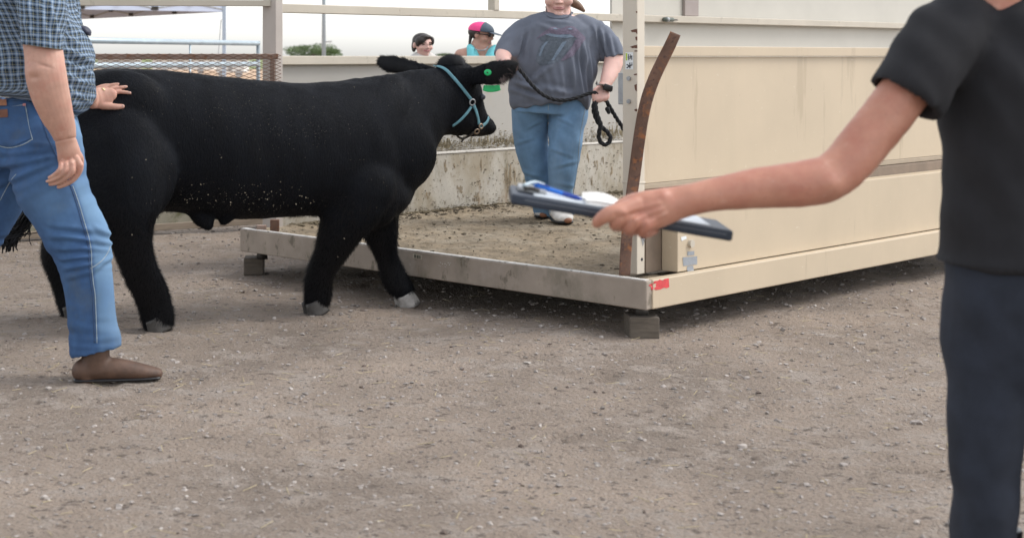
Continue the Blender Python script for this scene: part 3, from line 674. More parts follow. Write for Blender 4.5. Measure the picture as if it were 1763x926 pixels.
fh = hoof(*ground_px(703, 8.20), 25, m_hoof); fh['label'] = 'pale far front hoof'
cb = bvh(cow)
# tail
tl = [P(118, 140, 7.42), P(100, 170, 7.36), P(92, 240, 7.36), P(82, 300, 7.38), P(62, 345, 7.40)]
mk('tail', *limb3([[*p, .022 - .002 * i, .022 - .002 * i] for i, p in enumerate(tl)], 10, 5), m_coat, steer)
V, Fc = [], []
for k in range(300):
    wsp = k < 16; e = RNG.normal(0, 1, 6); x0, y0 = 64 + e[0] * 7, 335 + e[1] * 10
    pts = [P(x0, y0, 7.38 + .03 * e[2]), P(46 + e[0] * 6, 366 + e[1] * 7, 7.38 + .03 * e[2]), P(28 + e[0] * 6 + e[3] * 3, 388 + e[1] * 7, 7.38 + .03 * e[4]), P(14 + e[0] * 7 + e[3] * 6, 405 + e[4] * 6, 7.38), P(8 + e[0] * 7 + e[3] * 9, 416 + e[5] * 8, 7.38)]
    if wsp: pts = [P(60, 350 + e[1] * 4, 7.36), P(54 + e[0] * 6, 372, 7.36), P(44 + e[3] * 9, 392 + e[1] * 4, 7.36), P(30 + e[3] * 12, 408 + e[4] * 5, 7.36), P(14 + e[5] * 12, 420 + e[4] * 6, 7.36)]
    v, f = tube(pts, .0035 * RNG.uniform(.5, 1.4), 4, 3); b0 = len(V); V += list(v); Fc += [[i + b0 for i in g] for g in f]
tag(mk('tail_switch', np.array(V), Fc, m_fur, steer), kind='stuff')

def coat():
    tri = np.array([f[:3] for f in cf] + [[f[0], f[2], f[3]] for f in cf if len(f) == 4])
    ar = np.linalg.norm(np.cross(cv[tri[:, 1]] - cv[tri[:, 0]], cv[tri[:, 2]] - cv[tri[:, 0]]), axis=1)
    ctr = cv[tri].mean(1); n3 = cn[tri].mean(1); n3 /= np.linalg.norm(n3, axis=1)[:, None] + 1e-9
    px = ctr[:, 0] / ctr[:, 1] * F + CX; py = CY - (ctr[:, 2] - HC) / ctr[:, 1] * F
    facing = (n3 * (ctr - A(0, 0, HC))).sum(1) / np.linalg.norm(ctr - A(0, 0, HC), axis=1)
    leg = (py + 28 * RNG.standard_normal(len(py)) > 395) & ((px > 500) | (px < 300)); ear = ((px > 835) & (py < 150)) | ((px < 720) & (px > 640) & (py < 127) & (ctr[:, 1] > 8.35)); tuft = (px > 755) & (px < 800) & (py < 113)
    wgt = ar * np.where(facing > .5, .15, 1.0) * np.where(ear | tuft, 6, np.where(leg, 1.9, 1.0))
    N = 170000; idx = RNG.choice(len(tri), N, p=wgt / wgt.sum()); b = RNG.dirichlet((1, 1, 1), N)
    p = (cv[tri[idx]] * b[:, :, None]).sum(1); n = n3[idx]
    fl = np.tile(A(-math.cos(YAW) * .8, -math.sin(YAW) * .8, -.75), (N, 1))
    E = ear[idx]; L_ = leg[idx]; Tf = tuft[idx]
    left = E & (px[idx] < 730)
    fl[E & ~left] = A(.9, 0, -.25); fl[left] = A(-1, 0, .1); fl[L_] = A(-.25, 0, -1); fl[Tf] = A(-.3, 0, .7)
    fl += .35 * RNG.standard_normal((N, 3))
    tg = fl - (fl * n).sum(1)[:, None] * n; tg /= np.linalg.norm(tg, axis=1)[:, None] + 1e-9
    lift = np.where(L_, .55, np.where(E | Tf, .55, .20))[:, None]
    dr = tg + n * lift; dr /= np.linalg.norm(dr, axis=1)[:, None]
    ln = np.where(E, RNG.uniform(.010, .030, N), np.where(Tf, RNG.uniform(.02, .05, N), np.where(L_, RNG.uniform(.016, .040, N), RNG.uniform(.012, .028, N))))
    sd_ = np.cross(dr, n); sd_ /= np.linalg.norm(sd_, axis=1)[:, None] + 1e-9
    w = .0013
    p = p - n * .002
    V = np.empty((N, 3, 3)); V[:, 0] = p - sd_ * w; V[:, 1] = p + sd_ * w; V[:, 2] = p + dr * ln[:, None]
    return V.reshape(-1, 3), np.arange(N * 3).reshape(-1, 3).tolist(), np.repeat(n * .9 + dr * .25, 3, axis=0)
V, Fc, NN = coat(); o = mk('coat', V, Fc, m_fur, steer); NN /= np.linalg.norm(NN, axis=1)[:, None]
if len(o.data.vertices) == len(NN): o.data.normals_split_custom_set_from_vertices(NN.tolist())
tag(o, kind='stuff')
# pale hair fringe along the near ear's outer edge
V, Fc = [], []
for k in range(420):
    t = RNG.random(); ex = np.interp(t, [0, .35, .7, 1], [888, 889, 880, 866]); ey = np.interp(t, [0, .35, .7, 1], [101, 112, 128, 140])
    a0 = np.array(P(ex - RNG.uniform(3, 10), ey - RNG.uniform(-2, 4), 8.085 + RNG.normal(0, .008))); dr = A(RNG.normal(.7, .3), RNG.normal(0, .2), RNG.normal(-.25 - .5 * t, .35)); dr /= np.linalg.norm(dr)
    ln = RNG.uniform(.02, .045); s_ = np.cross(dr, A(0, 1, 0)) * .0011; b0 = len(V); V += [a0 - s_, a0 + s_, a0 + dr * ln]; Fc.append([b0, b0 + 1, b0 + 2])
tag(mk('ear_fringe', np.array(V), Fc, m_brown, steer, False), kind='stuff')
# straw and sawdust flecks caught in the coat
V, Fc = [], []
def fleck(x, y, w, h):
    a = RNG.uniform(0, 3.14); h_, n = hit(cb, x, y)
    if h_ is None: return
    c = np.array(h_ + n * .010); k = h_[1] / F; u = A(math.cos(a), 0, math.sin(a)); v_ = np.cross(u, np.array(n)); v_ /= np.linalg.norm(v_) + 1e-9
    b0 = len(V); V.extend([c - u * w * k, c - v_ * h * k, c + u * w * k, c + v_ * h * k, c + np.array(n) * .0015]); Fc.extend([[b0, b0 + 1, b0 + 4], [b0 + 1, b0 + 2, b0 + 4], [b0 + 2, b0 + 3, b0 + 4], [b0 + 3, b0, b0 + 4]])
for x, y in ((350, 315), (330, 317), (318, 341), (322, 342), (327, 340), (331, 340), (340, 341), (322, 346), (358, 333), (372, 343), (396, 350), (397, 346), (421, 330), (443, 319), (426, 338), (454, 329), (460, 333), (483, 312), (467, 328), (483, 333), (459, 341), (515, 335), (518, 336), (528, 339), (534, 347), (539, 345), (509, 349), (518, 356), (525, 338), (470, 351), (429, 358), (380, 271), (250, 276), (228, 306), (226, 403), (593, 409), (582, 440), (345, 316), (311, 333), (446, 341)):
    fleck(x + RNG.normal(0, .5), y, RNG.uniform(.7, 1.7), RNG.uniform(.5, .9))
for k in range(80): fleck(RNG.normal(420, 70), RNG.normal(340, 14), RNG.uniform(.3, .8), RNG.uniform(.25, .5))
for k in range(210): x = RNG.normal(460, 85); fleck(x, 160 + (x - 380) * .18 + RNG.normal(34, 20), RNG.uniform(.2, .5), RNG.uniform(.18, .32))
for k in range(120): fleck(RNG.uniform(200, 720), RNG.uniform(140, 370), RNG.uniform(.2, .6), RNG.uniform(.2, .4))
tag(mk('straw_flecks', np.array(V), Fc, m_chaff, steer, False), kind='stuff')
# eye region and tags
h, n = hit(cb, 826, 168); ep = P(831, 167, 8.225)
mk('eye', *ell(ep, (.016, .016, .017)), M("steer_eye", (.04, .042, .055), .2, .4, 60, 0), steer)
h, n = hit(cb, 840.5, 125)
tg = mk('ear_tag_button', *limb3([[*(h - n * .004), .020, .017], [*(h + n * .010), .020, .017], [*(h + n * .012), .014, .012]], 24, 1, False, ref=(0, 0, 1)), m_green, steer)
mk('button_pin', *tube([h + n * .010, h + n * .0145], .004, 10, 1), m_dark, tg)
p = P(847, 153, 8.16); tp = mk('ear_tag', *limb([(832, 151.5, 8.15, 4.6, .005), (840, 153, 8.15, 5.8, .005), (852, 153, 8.15, 5.6, .005), (861, 151, 8.15, 4.8, .005)], 14, 3, False, False, .5), m_green, steer)
tp['label'] = 'green plastic tag hanging under the near ear'
mk('nose_pad', *blob(846.5, 217, 8.43, 6, 9.5, .045), M("wet_nose", (.012, .012, .014), .35, .3, 40, .3, 90), steer)
# halter
hal = mk('halter', *ribbon(cb, [(747, 116.5), (757, 117.5), (768, 122), (778, 132), (790, 146), (802, 161), (810, 171)], 5.6, .003, .010), m_teal, steer)
for pts, w in (([(813.5, 180), (817, 190), (820, 201), (822.5, 214)], 6.2), ([(809.5, 184), (804, 193), (795, 203), (785, 211), (777, 216)], 5.0), ([(838.5, 203), (836, 210), (830, 215.5), (824.5, 219)], 6)):
    mk('strap', *ribbon(cb, pts, w, .003, .010), m_teal, hal)
def ringpx(x, y, r, th, mat, parent, tilt=.6):
    h, n = hit(cb, x, y)
    if h is None: h, n = P(x, y, 8.3), Vector((0, -1, 0))
    c = np.array(h + n * .014); n = np.array(n); u = np.cross(n, A(0, 0, 1)); u /= np.linalg.norm(u); v = np.cross(n, u); rm = r * c[1] / F
    th_ = np.arange(20) / 20 * 6.2832; C = np.array([c + rm * (math.cos(t) * u + math.sin(t) * v) for t in th_])
    rad = np.array([(x_ - c) / rm for x_ in C]); return mk('ring' if mat is not m_brass else 'buckle', *rings(C, rad * th, np.tile(n * th, (20, 1)), 8, False, 1, True), mat, parent)
ringpx(811, 175.5, 5.2, .0042, m_grey, hal); ringpx(825, 217.5, 4.0, .0045, m_brass, hal); ringpx(819, 224.5, 4.2, .0045, m_brass, hal)
mk('chain', *tube([P(815, 228, 8.24), P(808, 234, 8.26), P(802, 237, 8.28), P(796, 239, 8.28), P(790, 236.5, 8.27), P(787, 233, 8.26)], .006, 8, 5), m_dark, hal)
mk('chain_link', *tube([P(800, 236, 8.24), P(797, 241, 8.24), P(794, 245, 8.24)], .005, 8, 3), m_dark, hal)

#@@PEOPLE
# ------------------------------------------------------------------ people: shared head
def head(cx, cz, Y, yaw, sc=1.0, sx=1.15, pitch=0, roll=0, sy=1.05):
    p = P(cx, cz, Y); m = Matrix.Translation(p) @ Matrix.Rotation(yaw, 4, 'Z') @ Matrix.Rotation(pitch, 4, 'X') @ Matrix.Rotation(roll, 4, 'Y') @ Matrix.Diagonal((sc * sx, sc * sy, sc, 1))
    E = lambda c, r: ell(c, r, m)
    ps = [E((0, .012, .03), (.074, .092, .088)), E((0, -.018, -.03), (.061, .068, .085)), E((0, -.03, -.082), (.046, .048, .034)), E((0, -.068, .03), (.052, .02, .014)),
          E((.036, -.055, -.032), (.029, .028, .03)), E((-.036, -.055, -.032), (.029, .028, .03)), E((0, -.074, -.103), (.022, .02, .018)), E((0, -.082, -.066), (.026, .012, .014)),
          E((0, -.092, .0), (.010, .014, .032)), E((0, -.104, -.027), (.012, .013, .011)), E((.012, -.094, -.030), (.009, .010, .008)), E((-.012, -.094, -.030), (.009, .010, .008)),
          E((.077, .012, -.012), (.010, .020, .032)), E((-.077, .012, -.012), (.010, .020, .032))]
    return ps, m
def face_bits(m, parent, lips=True, smile=0, small=False):
    for k in (-1, 1):
        e = mk('eye', *ell((.031 * k, -.0745, .006), (.014, .009, .0075 if not small else .0042), m), m_eye if not small else m_pupil, parent); mk('iris', *ell((.031 * k, -.0815, .006), (.006, .004, .006), m), m_pupil, e)
        b = [m @ Vector((x * k, -.086 + abs(x - .03) * .35, .024 + z)) for x, z in ((.012, 0), (.03, .006), (.048, .0))]; mk('eyebrow', *tube(b, .0035, 6, 4), m_hair, parent)
    if lips:
        for dz, r in ((-.0615, .0042), (-.0695, .0052)):
            mk('lip', *tube([m @ Vector((x, -.0905 + abs(x) * abs(x) * 18, dz + smile * abs(x) * .35)) for x in (-.024, -.012, 0, .012, .024)], r, 8, 4), m_lip, parent)

def wrinkle(v, fl, f):
    n = normals(v, fl); return v + n * f(v)[:, None]
def segfold(x, y, segs, off=.7):
    f = np.zeros_like(x)
    for x0, y0, x1, y1, w, a in segs:
        L2 = (x1 - x0) ** 2 + (y1 - y0) ** 2; L1 = math.sqrt(L2); t = ((x - x0) * (x1 - x0) + (y - y0) * (y1 - y0)) / L2
        d = ((x - x0) * (y1 - y0) - (y - y0) * (x1 - x0)) / L1; en = np.clip(1 - np.maximum(0, np.abs(t - .5) - .3) / .35, 0, 1)
        f += a * en * (np.exp(-(d / w) ** 2) - off * np.exp(-((d - 1.7 * w) / w) ** 2))
    return f
def pxof(v): return v[:, 0] / v[:, 1] * F + CX, CY - (v[:, 2] - HC) / v[:, 1] * F

# ---- man at left
man = thing('person', 'man in blue plaid shirt and worn jeans with a hand on the steer', 'man', (P(90, 100, 6.35).x, 6.35, 0))
hp, hm = head(40, -120, 6.4, R(60), 1.0, 1.2)
arm = limb([(70, -30, 6.10, 44, .075), (72, 15, 6.07, 41, .075), (73, 70, 6.04, 34, .066), (77, 105, 6.02, 34.5, .062), (79, 128, 6.01, 35.5, .060), (86, 160, 6.02, 34, .058), (97, 195, 6.04, 29, .050), (108, 222, 6.06, 23, .042), (113.5, 243, 6.08, 19, .036), (118, 262, 6.09, 20.5, .034), (120, 275, 6.10, 21, .028), (121, 282, 6.10, 18, .024)], 24, 4)
fing = [limb([(133, 274, 6.07, 6.2, .013), (138.5, 286, 6.065, 5.8, .0125), (135, 298, 6.07, 5.2, .0115), (124, 311, 6.075, 4.8, .011), (110, 318.5, 6.085, 4.2, .010), (101, 322, 6.09, 3.6, .008)], 12, 4),
        limb([(124, 280, 6.06, 6.2, .013), (125, 294, 6.05, 5.4, .0125), (117, 304, 6.055, 4.6, .0115), (103, 313, 6.07, 4.1, .010), (91, 316.5, 6.08, 3.6, .009), (86, 317.5, 6.085, 3.0, .008)], 12, 4),
        limb([(115, 282, 6.06, 6.0, .013), (113, 293, 6.045, 5.2, .0125), (105, 302, 6.05, 4.4, .0115), (94, 308.5, 6.06, 4.0, .010), (86, 311.2, 6.07, 3.6, .009), (81, 312.3, 6.075, 2.9, .008)], 12, 4),
        limb([(107, 281, 6.065, 5.8, .012), (105, 290, 6.045, 5.0, .0115), (100, 296.5, 6.045, 4.4, .011), (93, 301.5, 6.055, 3.8, .009), (87, 304.5, 6.06, 3.3, .008), (84, 305.6, 6.065, 2.7, .007)], 12, 4),
        limb([(131, 262, 6.13, 7.5, .014), (138, 275, 6.15, 6.8, .013), (136, 292, 6.16, 6.0, .012), (129, 304, 6.16, 5.0, .010)], 12, 4)]
h0, n0 = hit(cb, 190, 168); YH = h0.y - .020
larm = limb([(96, 62, 6.64, 30, .055), (100, 120, 6.68, 32, .058), (118, 168, 6.80, 28, .05), (140, 172, 6.98, 21, .038), (158, 171, YH - .05, 17, .028), (172, 169, YH - .018, 18.5, .018), (184, 166, YH - .005, 16, .015), (191, 163, YH, 11, .013)], 22, 4)
def onc(x, y, o=.012):
    h, n = hit(cb, x, y); return h.y - o if h is not None else YH
lf = [limb([(x, y, onc(x, y, r * YH / F * .8), r) for x, y, r in row], 12, 4) for row in (
    [(176, 155, 4.2), (186, 149.0, 3.4), (195, 146.2, 3.0), (203.5, 145.0, 2.5)],
    [(184, 158, 4.5), (196, 152.8, 3.7), (208, 151.0, 3.3), (217.5, 149.6, 2.7)],
    [(190, 164, 4.8), (202, 158.8, 3.9), (214, 159.0, 3.4), (224, 160.5, 2.7)],
    [(168, 153, 4.8), (176, 149.5, 4.2), (184, 147.6, 3.6), (190, 147.4, 3.0)],
    [(176, 182, 7.2), (188, 183.2, 6.2), (200, 184, 5.4), (211, 183.6, 4.2)])]
neck = limb([(35, -30, 6.4, 40, .075), (38, -80, 6.4, 36, .07)], 18, 2)
bv, bf = organic(hp + [arm, larm, neck] + fing + lf + [limb([(30, -30, 6.4, 45, .10), (38, 30, 6.4, 55, .13), (60, 60, 6.5, 45, .16)], 20, 3)], .0031, 3)
x_, y_ = pxof(bv); nr = (bv[:, 1] < 6.2)
el = nr * (-.006 * np.exp(-((x_ - 58) / 7) ** 2 - ((y_ - 134) / 5) ** 2) + .006 * np.exp(-((x_ - 60) / 12) ** 2 - ((y_ - 121) / 8) ** 2) - .004 * np.exp(-((x_ - 74) / 14) ** 2 - ((y_ - 113 - .3 * (x_ - 74)) / 3) ** 2) - .003 * np.exp(-((y_ - 241 + .2 * (x_ - 112)) / 2) ** 2) * (x_ < 135) * (x_ > 90) + .0015 * vnoise(bv, (30, 30, 14), 3))
for kx, ky in ((140, 284), (124, 281), (114, 283), (105, 283)): el += nr * .0035 * np.exp(-((x_ - kx) / 3.2) ** 2 - ((y_ - ky) / 3.2) ** 2)
bv = bv + normals(bv, bf) * el[:, None]
mb = mk('body', bv, bf, m_skin, man); face_bits(hm, man)
ps = [ell((0, .02, .05), (.082, .098, .082), hm)]
mk('hair', *ps[0], m_hairb, man)
b_man = bvh(mb)
mk('wedding_ring', *ribbon(b_man, [(175.6, 152.2), (177.5, 154.6), (180.5, 155.8)], 2.4, .002, .0015), m_gold, man)
for x, y, w, h in ((211.2, 183.2, 2.4, 2.6), (221.5, 159.2, 2.0, 1.5), (215, 149.4, 2, 1.5)):
    hh, nn = hit(b_man, x, y)
    if hh is not None: mk('nail', *ell(hh, (w * hh.y / F, .0015, h * hh.y / F)), M("nail", (.62, .42, .36), .35, .05, 60, 0), man)

def cloth(rows, n=96, sub=14, fold=None, close_bottom=False):
    """lofted cloth tube (open) with lengthwise and around coordinates in metres; rows: xl, yl, xr, yr, Y, depth"""
    q = cr(np.array(rows, float), sub); V, At = [], []; Lv = 0; prev = None
    th = np.linspace(0, 2 * math.pi, n + 1)
    for i, (xl, yl, xr, yr, Y, dd) in enumerate(q):
        a, b = np.array(P(xl, yl, Y)), np.array(P(xr, yr, Y)); c = (a + b) / 2; u = (b - a) / 2
        if prev is not None: Lv += np.linalg.norm(c - prev)
        prev = c; per = 0; last = None
        for t in th:
            cs, sn = math.cos(t), math.sin(t); ca = math.copysign(abs(cs) ** .9, cs); sa = math.copysign(abs(sn) ** .9, sn)
            p = c + u * ca + A(0, -dd, 0) * sa
            if last is not None: per += np.linalg.norm(p - last)
            last = p; V.append(p); At.append((per, Lv, 0))
    V = np.array(V); m = len(q); k = n + 1
    Fc = [[i * k + j, i * k + j + 1, (i + 1) * k + j + 1, (i + 1) * k + j] for i in range(m - 1) for j in range(n)]
    if fold:
        nn = normals(V, Fc); c0 = V.reshape(m, k, 3).mean(1, keepdims=True); out = (V.reshape(m, k, 3) - c0).reshape(-1, 3)
        sg = np.sign((nn * out).sum(1)); nn *= sg[:, None]; dsp = fold(V); dsp = dsp.reshape(m, k); dsp[:, -1] = dsp[:, 0]; V = V + nn * dsp.reshape(-1)[:, None]
    return V, Fc, At
def mfold(V):
    x, y = pxof(V); f = .016 * vnoise(V, (6, 6, 4), 1) + .018 * vnoise(np.stack([V[:, 0] + V[:, 2] * .6, V[:, 1], V[:, 2] - .4 * V[:, 0]], 1), (20, 6, 9), 4)
    f += (V[:, 1] < 6.42) * segfold(x, y, ((112, 84, 152, 104, 4.5, .012), (110, 104, 157, 128, 4.5, .014), (114, 130, 160, 150, 4, .011), (112, 150, 155, 178, 4, .010), (100, -5, 126, 55, 5, .012), (116, 15, 140, 62, 4.5, .010), (112, 62, 140, 78, 4, .009), (10, 150, 45, 120, 5, .010), (-5, 130, 36, 92, 5, .009), (18, 60, 34, 20, 4.5, .010), (5, 158, 40, 148, 4, .007)))
    return f + np.clip((y - 120) / 40, 0, 1) * .006 * vnoise(V, (10, 10, 26), 9)
tv, tf, ta = cloth([(-60, -75, 95, -72, 6.4, .12), (-78, -50, 118, -40, 6.4, .19), (-85, -10, 122, 2, 6.4, .215), (-80, 40, 141, 42, 6.4, .23), (-72, 85, 157, 85, 6.4, .235), (-66, 125, 161.5, 128, 6.4, .235), (-62, 150, 161, 165, 6.4, .23), (-58, 160, 150, 189, 6.4, .215), (-50, 164, 128, 203, 6.4, .19), (-46, 166, 112, 198, 6.4, .175)], 110, 12, mfold)
x_, y_ = pxof(tv); dy = np.clip((y_ - 138) / 50, 0, 1) * 19 * np.clip((112 - x_) / 60, 0, 1); tv[:, 2] += dy * tv[:, 1] / F
sv, sf, sa_ = cloth([(-10, -62, 95, -40, 6.16, .10), (18, -30, 112, -12, 6.08, .10), (29, 10, 114, 20, 6.05, .098), (34, 45, 112, 52, 6.035, .095), (36, 66, 111, 74, 6.03, .092), (36.5, 76, 110.5, 86, 6.03, .09)], 72, 12, lambda V: .010 * vnoise(V, (10, 10, 7), 3) + .006 * vnoise(V, (24, 24, 10), 6) + segfold(*pxof(V), ((48, -5, 60, 68, 5, .010), (66, 0, 80, 62, 5, .009), (84, 5, 104, 70, 5, .011), (40, 30, 62, 72, 4, .008))))
# collar side
cvv, cff, ca_ = cloth([(-5, -72, 78, -66, 6.4, .10), (-3, -92, 76, -84, 6.4, .10)], 40, 3)
# rear sleeve (far arm)
qv, qf, qa = cloth([(50, -40, 130, -25, 6.58, .10), (58, 0, 138, 10, 6.62, .10), (62, 40, 140, 45, 6.64, .095), (64, 75, 138, 78, 6.66, .09)], 48, 6)
V = np.vstack([tv, sv, cvv, qv]); k1, k2, k3 = len(tv), len(tv) + len(sv), len(tv) + len(sv) + len(cvv)
Fc = tf + [[i + k1 for i in f] for f in sf] + [[i + k2 for i in f] for f in cff] + [[i + k3 for i in f] for f in qf]
ATT = np.vstack([ta, A(.009, .013, 0) + np.array(sa_), np.array(ca_), np.array(qa)]); wv_ = vnoise(V, (9, 9, 7), 21), vnoise(V, (8, 8, 9), 33); ATT[:, 0] += .012 * wv_[0]; ATT[:, 1] += .012 * wv_[1]
sh = mk('shirt', V, Fc, m_plaid, man, True, None, ATT)
md = sh.modifiers.new('thick', 'SOLIDIFY'); md.thickness = .004; md.offset = -1
def jfold(V):
    x, y = pxof(V); f = .005 * vnoise(V, (9, 9, 7), 2)
    kn = np.exp(-((y - 425) / 42) ** 2); f += kn * .026 * (.35 - np.abs(vnoise(np.stack([V[:, 0] * .6 + V[:, 2] * .3, V[:, 1], V[:, 2] + .25 * V[:, 0]], 1), (4, 4, 24), 5))) * .5
    hp_ = np.exp(-((y - 300) / 50) ** 2); f += hp_ * .011 * vnoise(np.stack([V[:, 0] + V[:, 2] * .9, V[:, 1], V[:, 2] - V[:, 0] * .5], 1), (5, 5, 24), 7)
    lm = np.clip((164 - x) / 14, .25, 1) * (x > 40)
    for c, sl, w_, a_ in ((393, .12, 4.5, .007), (410, .10, 5, .010), (428, .02, 4.5, .009), (443, -.12, 4, .010), (459, -.22, 4.5, .009), (474, -.3, 5, .006)):
        f += .95 * lm * np.clip((x - np.interp(y, [297, 343, 373, 387, 411, 433, 458, 485, 506], [16, 36, 55, 71, 79, 90, 98, 107, 112]) - 3) / 16, .1, 1) * a_ * (np.exp(-((y - c - sl * (x - 130)) / w_) ** 2) - .7 * np.exp(-((y - c - 8 - sl * (x - 130)) / w_) ** 2))
    for c, sl, w_, a_ in ((262, -.10, 5, .006), (282, -.22, 5, .008), (305, -.45, 6, .008), (246, .04, 4, .005)):
        f += (x > 0) * np.clip((120 - x) / 50, 0, 1) * a_ * (np.exp(-((y - c - sl * (x - 30)) / w_) ** 2) - .7 * np.exp(-((y - c - 9 - sl * (x - 30)) / w_) ** 2))
    for c, sl, w_, a_ in ((398, .5, 5, .009), (415, .28, 4.5, .008), (452, -.75, 5, .009)):
        f += np.clip((x - 158) / 8, 0, 1) * .6 * a_ * (np.exp(-((y - c - sl * (x - 178)) / w_) ** 2) - .7 * np.exp(-((y - c - 9 - sl * (x - 178)) / w_) ** 2))
    an = np.clip((y - 540) / 40, 0, 1); f += an * .010 * vnoise(V, (6, 6, 34), 11)
    return f
jp = [limb([(35, 168, 6.4, 84, .165), (40, 200, 6.4, 88, .18), (50, 240, 6.4, 90, .185), (52, 280, 6.4, 86, .17)], 28, 4, False),
      limb([(75, 245, 6.28, 68, .12), (82, 290, 6.27, 66, .115), (92, 330, 6.26, 63, .11), (113, 370, 6.25, 57, .10), (133, 408, 6.25, 55, .10), (142, 435, 6.25, 50, .092), (147, 462, 6.25, 46.5, .086), (152, 490, 6.25, 44, .082), (156, 520, 6.25, 43, .08), (160, 560, 6.25, 43, .08), (164, 596, 6.25, 45, .082), (166, 606, 6.25, 45, .082)], 28, 4, True, True),
      limb([(22, 240, 6.52, 66, .12), (8, 300, 6.55, 56, .11), (-18, 360, 6.56, 50, .10), (-50, 420, 6.58, 45, .095), (-85, 480, 6.6, 42, .085), (-115, 540, 6.6, 42, .085)], 24, 4, True, True)]
jv, jf = organic(jp, .008, 4); jv = wrinkle(jv, jf, jfold)
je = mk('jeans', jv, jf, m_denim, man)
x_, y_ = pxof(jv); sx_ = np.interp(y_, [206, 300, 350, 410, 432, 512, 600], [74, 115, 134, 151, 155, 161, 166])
wr = np.clip((x_ - sx_ - 1) / 8, 0, 1) * (.55 + .6 * vnoise(jv, (5, 5, 5), 3)) * (jv[:, 1] < 6.5); wr = np.maximum(wr, .5 * np.exp(-((x_ - 85) / 45) ** 2 - ((y_ - 345) / 40) ** 2) * .5)  # right of the seam: denim fade plus sunlight painted into the colour
wa = je.data.attributes.new('lit_wear', 'FLOAT', 'POINT'); wa.data.foreach_set('value', np.clip(wr, 0, 1).astype(np.float32)); jb = bvh(je)
for nm, pts, w, mt in (('side_seam', [(72, 206), (84, 240), (100, 275), (113, 300), (122, 322), (132, 350), (141, 382), (149, 410), (153, 432), (154, 460), (157, 490), (160, 512), (163, 590)], 2.6, m_seam), ('stitching', [(125, 320), (135, 348), (144.5, 380), (152.5, 408), (157, 432), (158, 460), (161, 490), (164, 512), (167, 590)], 1.6, m_stitch),
                       ('stitching', [(154, 463), (163, 458), (175, 449), (184, 437), (190, 424)], 1.7, m_stitch), ('pocket_stitching', [(-25, 186), (0, 186), (22, 184), (43, 180.5)], 2.2, m_stitch), ('pocket_stitching', [(43, 180.5), (47, 200), (50, 220), (56, 240)], 1.8, m_stitch), ('pocket_stitching', [(56, 240), (40, 249), (18, 254.5), (0, 252), (-25, 245)], 1.8, m_stitch),
                       ('waistband', [(-30, 172), (0, 171.5), (30, 171), (55, 173), (80, 180)], 7, m_denim), ('stitching', [(0, 345), (8, 330), (18, 312), (28, 300)], 1.4, m_stitch)):
    mk(nm, *ribbon(jb, pts, w, .0016 if nm != 'waistband' else .004, .0005), mt, je)
o = mk('back_pocket', *patch(jb, [(-25, 187), (42, 182), (46, 200), (55, 239), (18, 253), (-25, 244)], .004, 3), m_denim, je)
mk('leather_patch', *patch(jb, [(-12, 174), (12, 173), (13, 182.5), (-12, 183)], .009, 2), M("tan_patch", (.30, .13, .07), .7, .15, 40, .1, 90), je)
mk('wallet', *patch(jb, [(-12, 190), (14, 188.5), (15, 202), (-12, 204)], .008, 2), m_leather, je)
mk('rivet', *patch(jb, [(39.5, 179.5), (44.5, 179), (44.5, 183), (39.5, 183.5)], .008, 1), M("red_tab", (.5, .22, .22), .6, .1, 40, 0), je)
h, n = hit(bvh(je, sh), 127, 200); mk('jeans_button', *ell((h.x, h.y - .01, h.z), (.009, .006, .010)), m_grey, man)
mk('pocket_item', *limb([(138, 46, 6.42, 3, .03), (146, 52, 6.42, 7, .04), (152, 57, 6.42, 6, .04), (154, 60, 6.42, 2.5, .03)], 14, 3), M("navy_case", (.018, .02, .045), .5, .2, 40, 0), man)
def boot(x, Y, tz, dx, mat, ang=.15):
    p = P(x, 600, Y); z = float(gz(p.x, Y)) - .004; f = Vector((math.cos(ang), math.sin(ang), 0)); q = Vector((p.x, Y, z)); ps = []
    r = [[*(q - f * .10 + Vector((0, 0, .05))), .05, .045], [*(q - f * .04 + Vector((0, 0, .055))), .052, .048], [*(q + f * .06 + Vector((0, 0, .048))), .045, .05], [*(q + f * .15 + Vector((0, 0, .036))), .033, .045], [*(q + f * .20 + Vector((0, 0, .03))), .024, .032]]
    ps.append(limb3(r, 16, 4, True, ref=(-f.y, f.x, 0))); ps.append(limb3([[*(q - f * .05 + Vector((0, 0, .04))), .055, .052], [*(q - f * .05 + Vector((0, 0, .22))), .06, .055]], 16, 2, False)); ps.append(limb3([[*(q - f * .085 + Vector((0, 0, .002))), .040, .040], [*(q - f * .08 + Vector((0, 0, .06))), .046, .044]], 14, 2, False))
    v, fc = organic(ps, .007, 3); return v, fc
b1 = mk('boot', *boot(186, 6.25, 0, 0, m_boot), m_boot, man); bz = float(gz(P(186, 0, 6.25).x, 6.25)); bf_ = Vector((math.cos(.15), math.sin(.15), 0)); bq = Vector((P(186, 0, 6.25).x, 6.25, bz)); mk('boot_sole', *limb3([[*(bq + bf_ * u + Vector((0, 0, .012))), .010, w] for u, w in ((-.13, .040), (-.05, .048), (.06, .05), (.15, .047), (.205, .034))], 16, 4, True, ref=(-bf_.y, bf_.x, 0)), m_black, b1)
b2 = mk('boot', *boot(-125, 6.6, 0, 0, m_boot), m_boot, man)

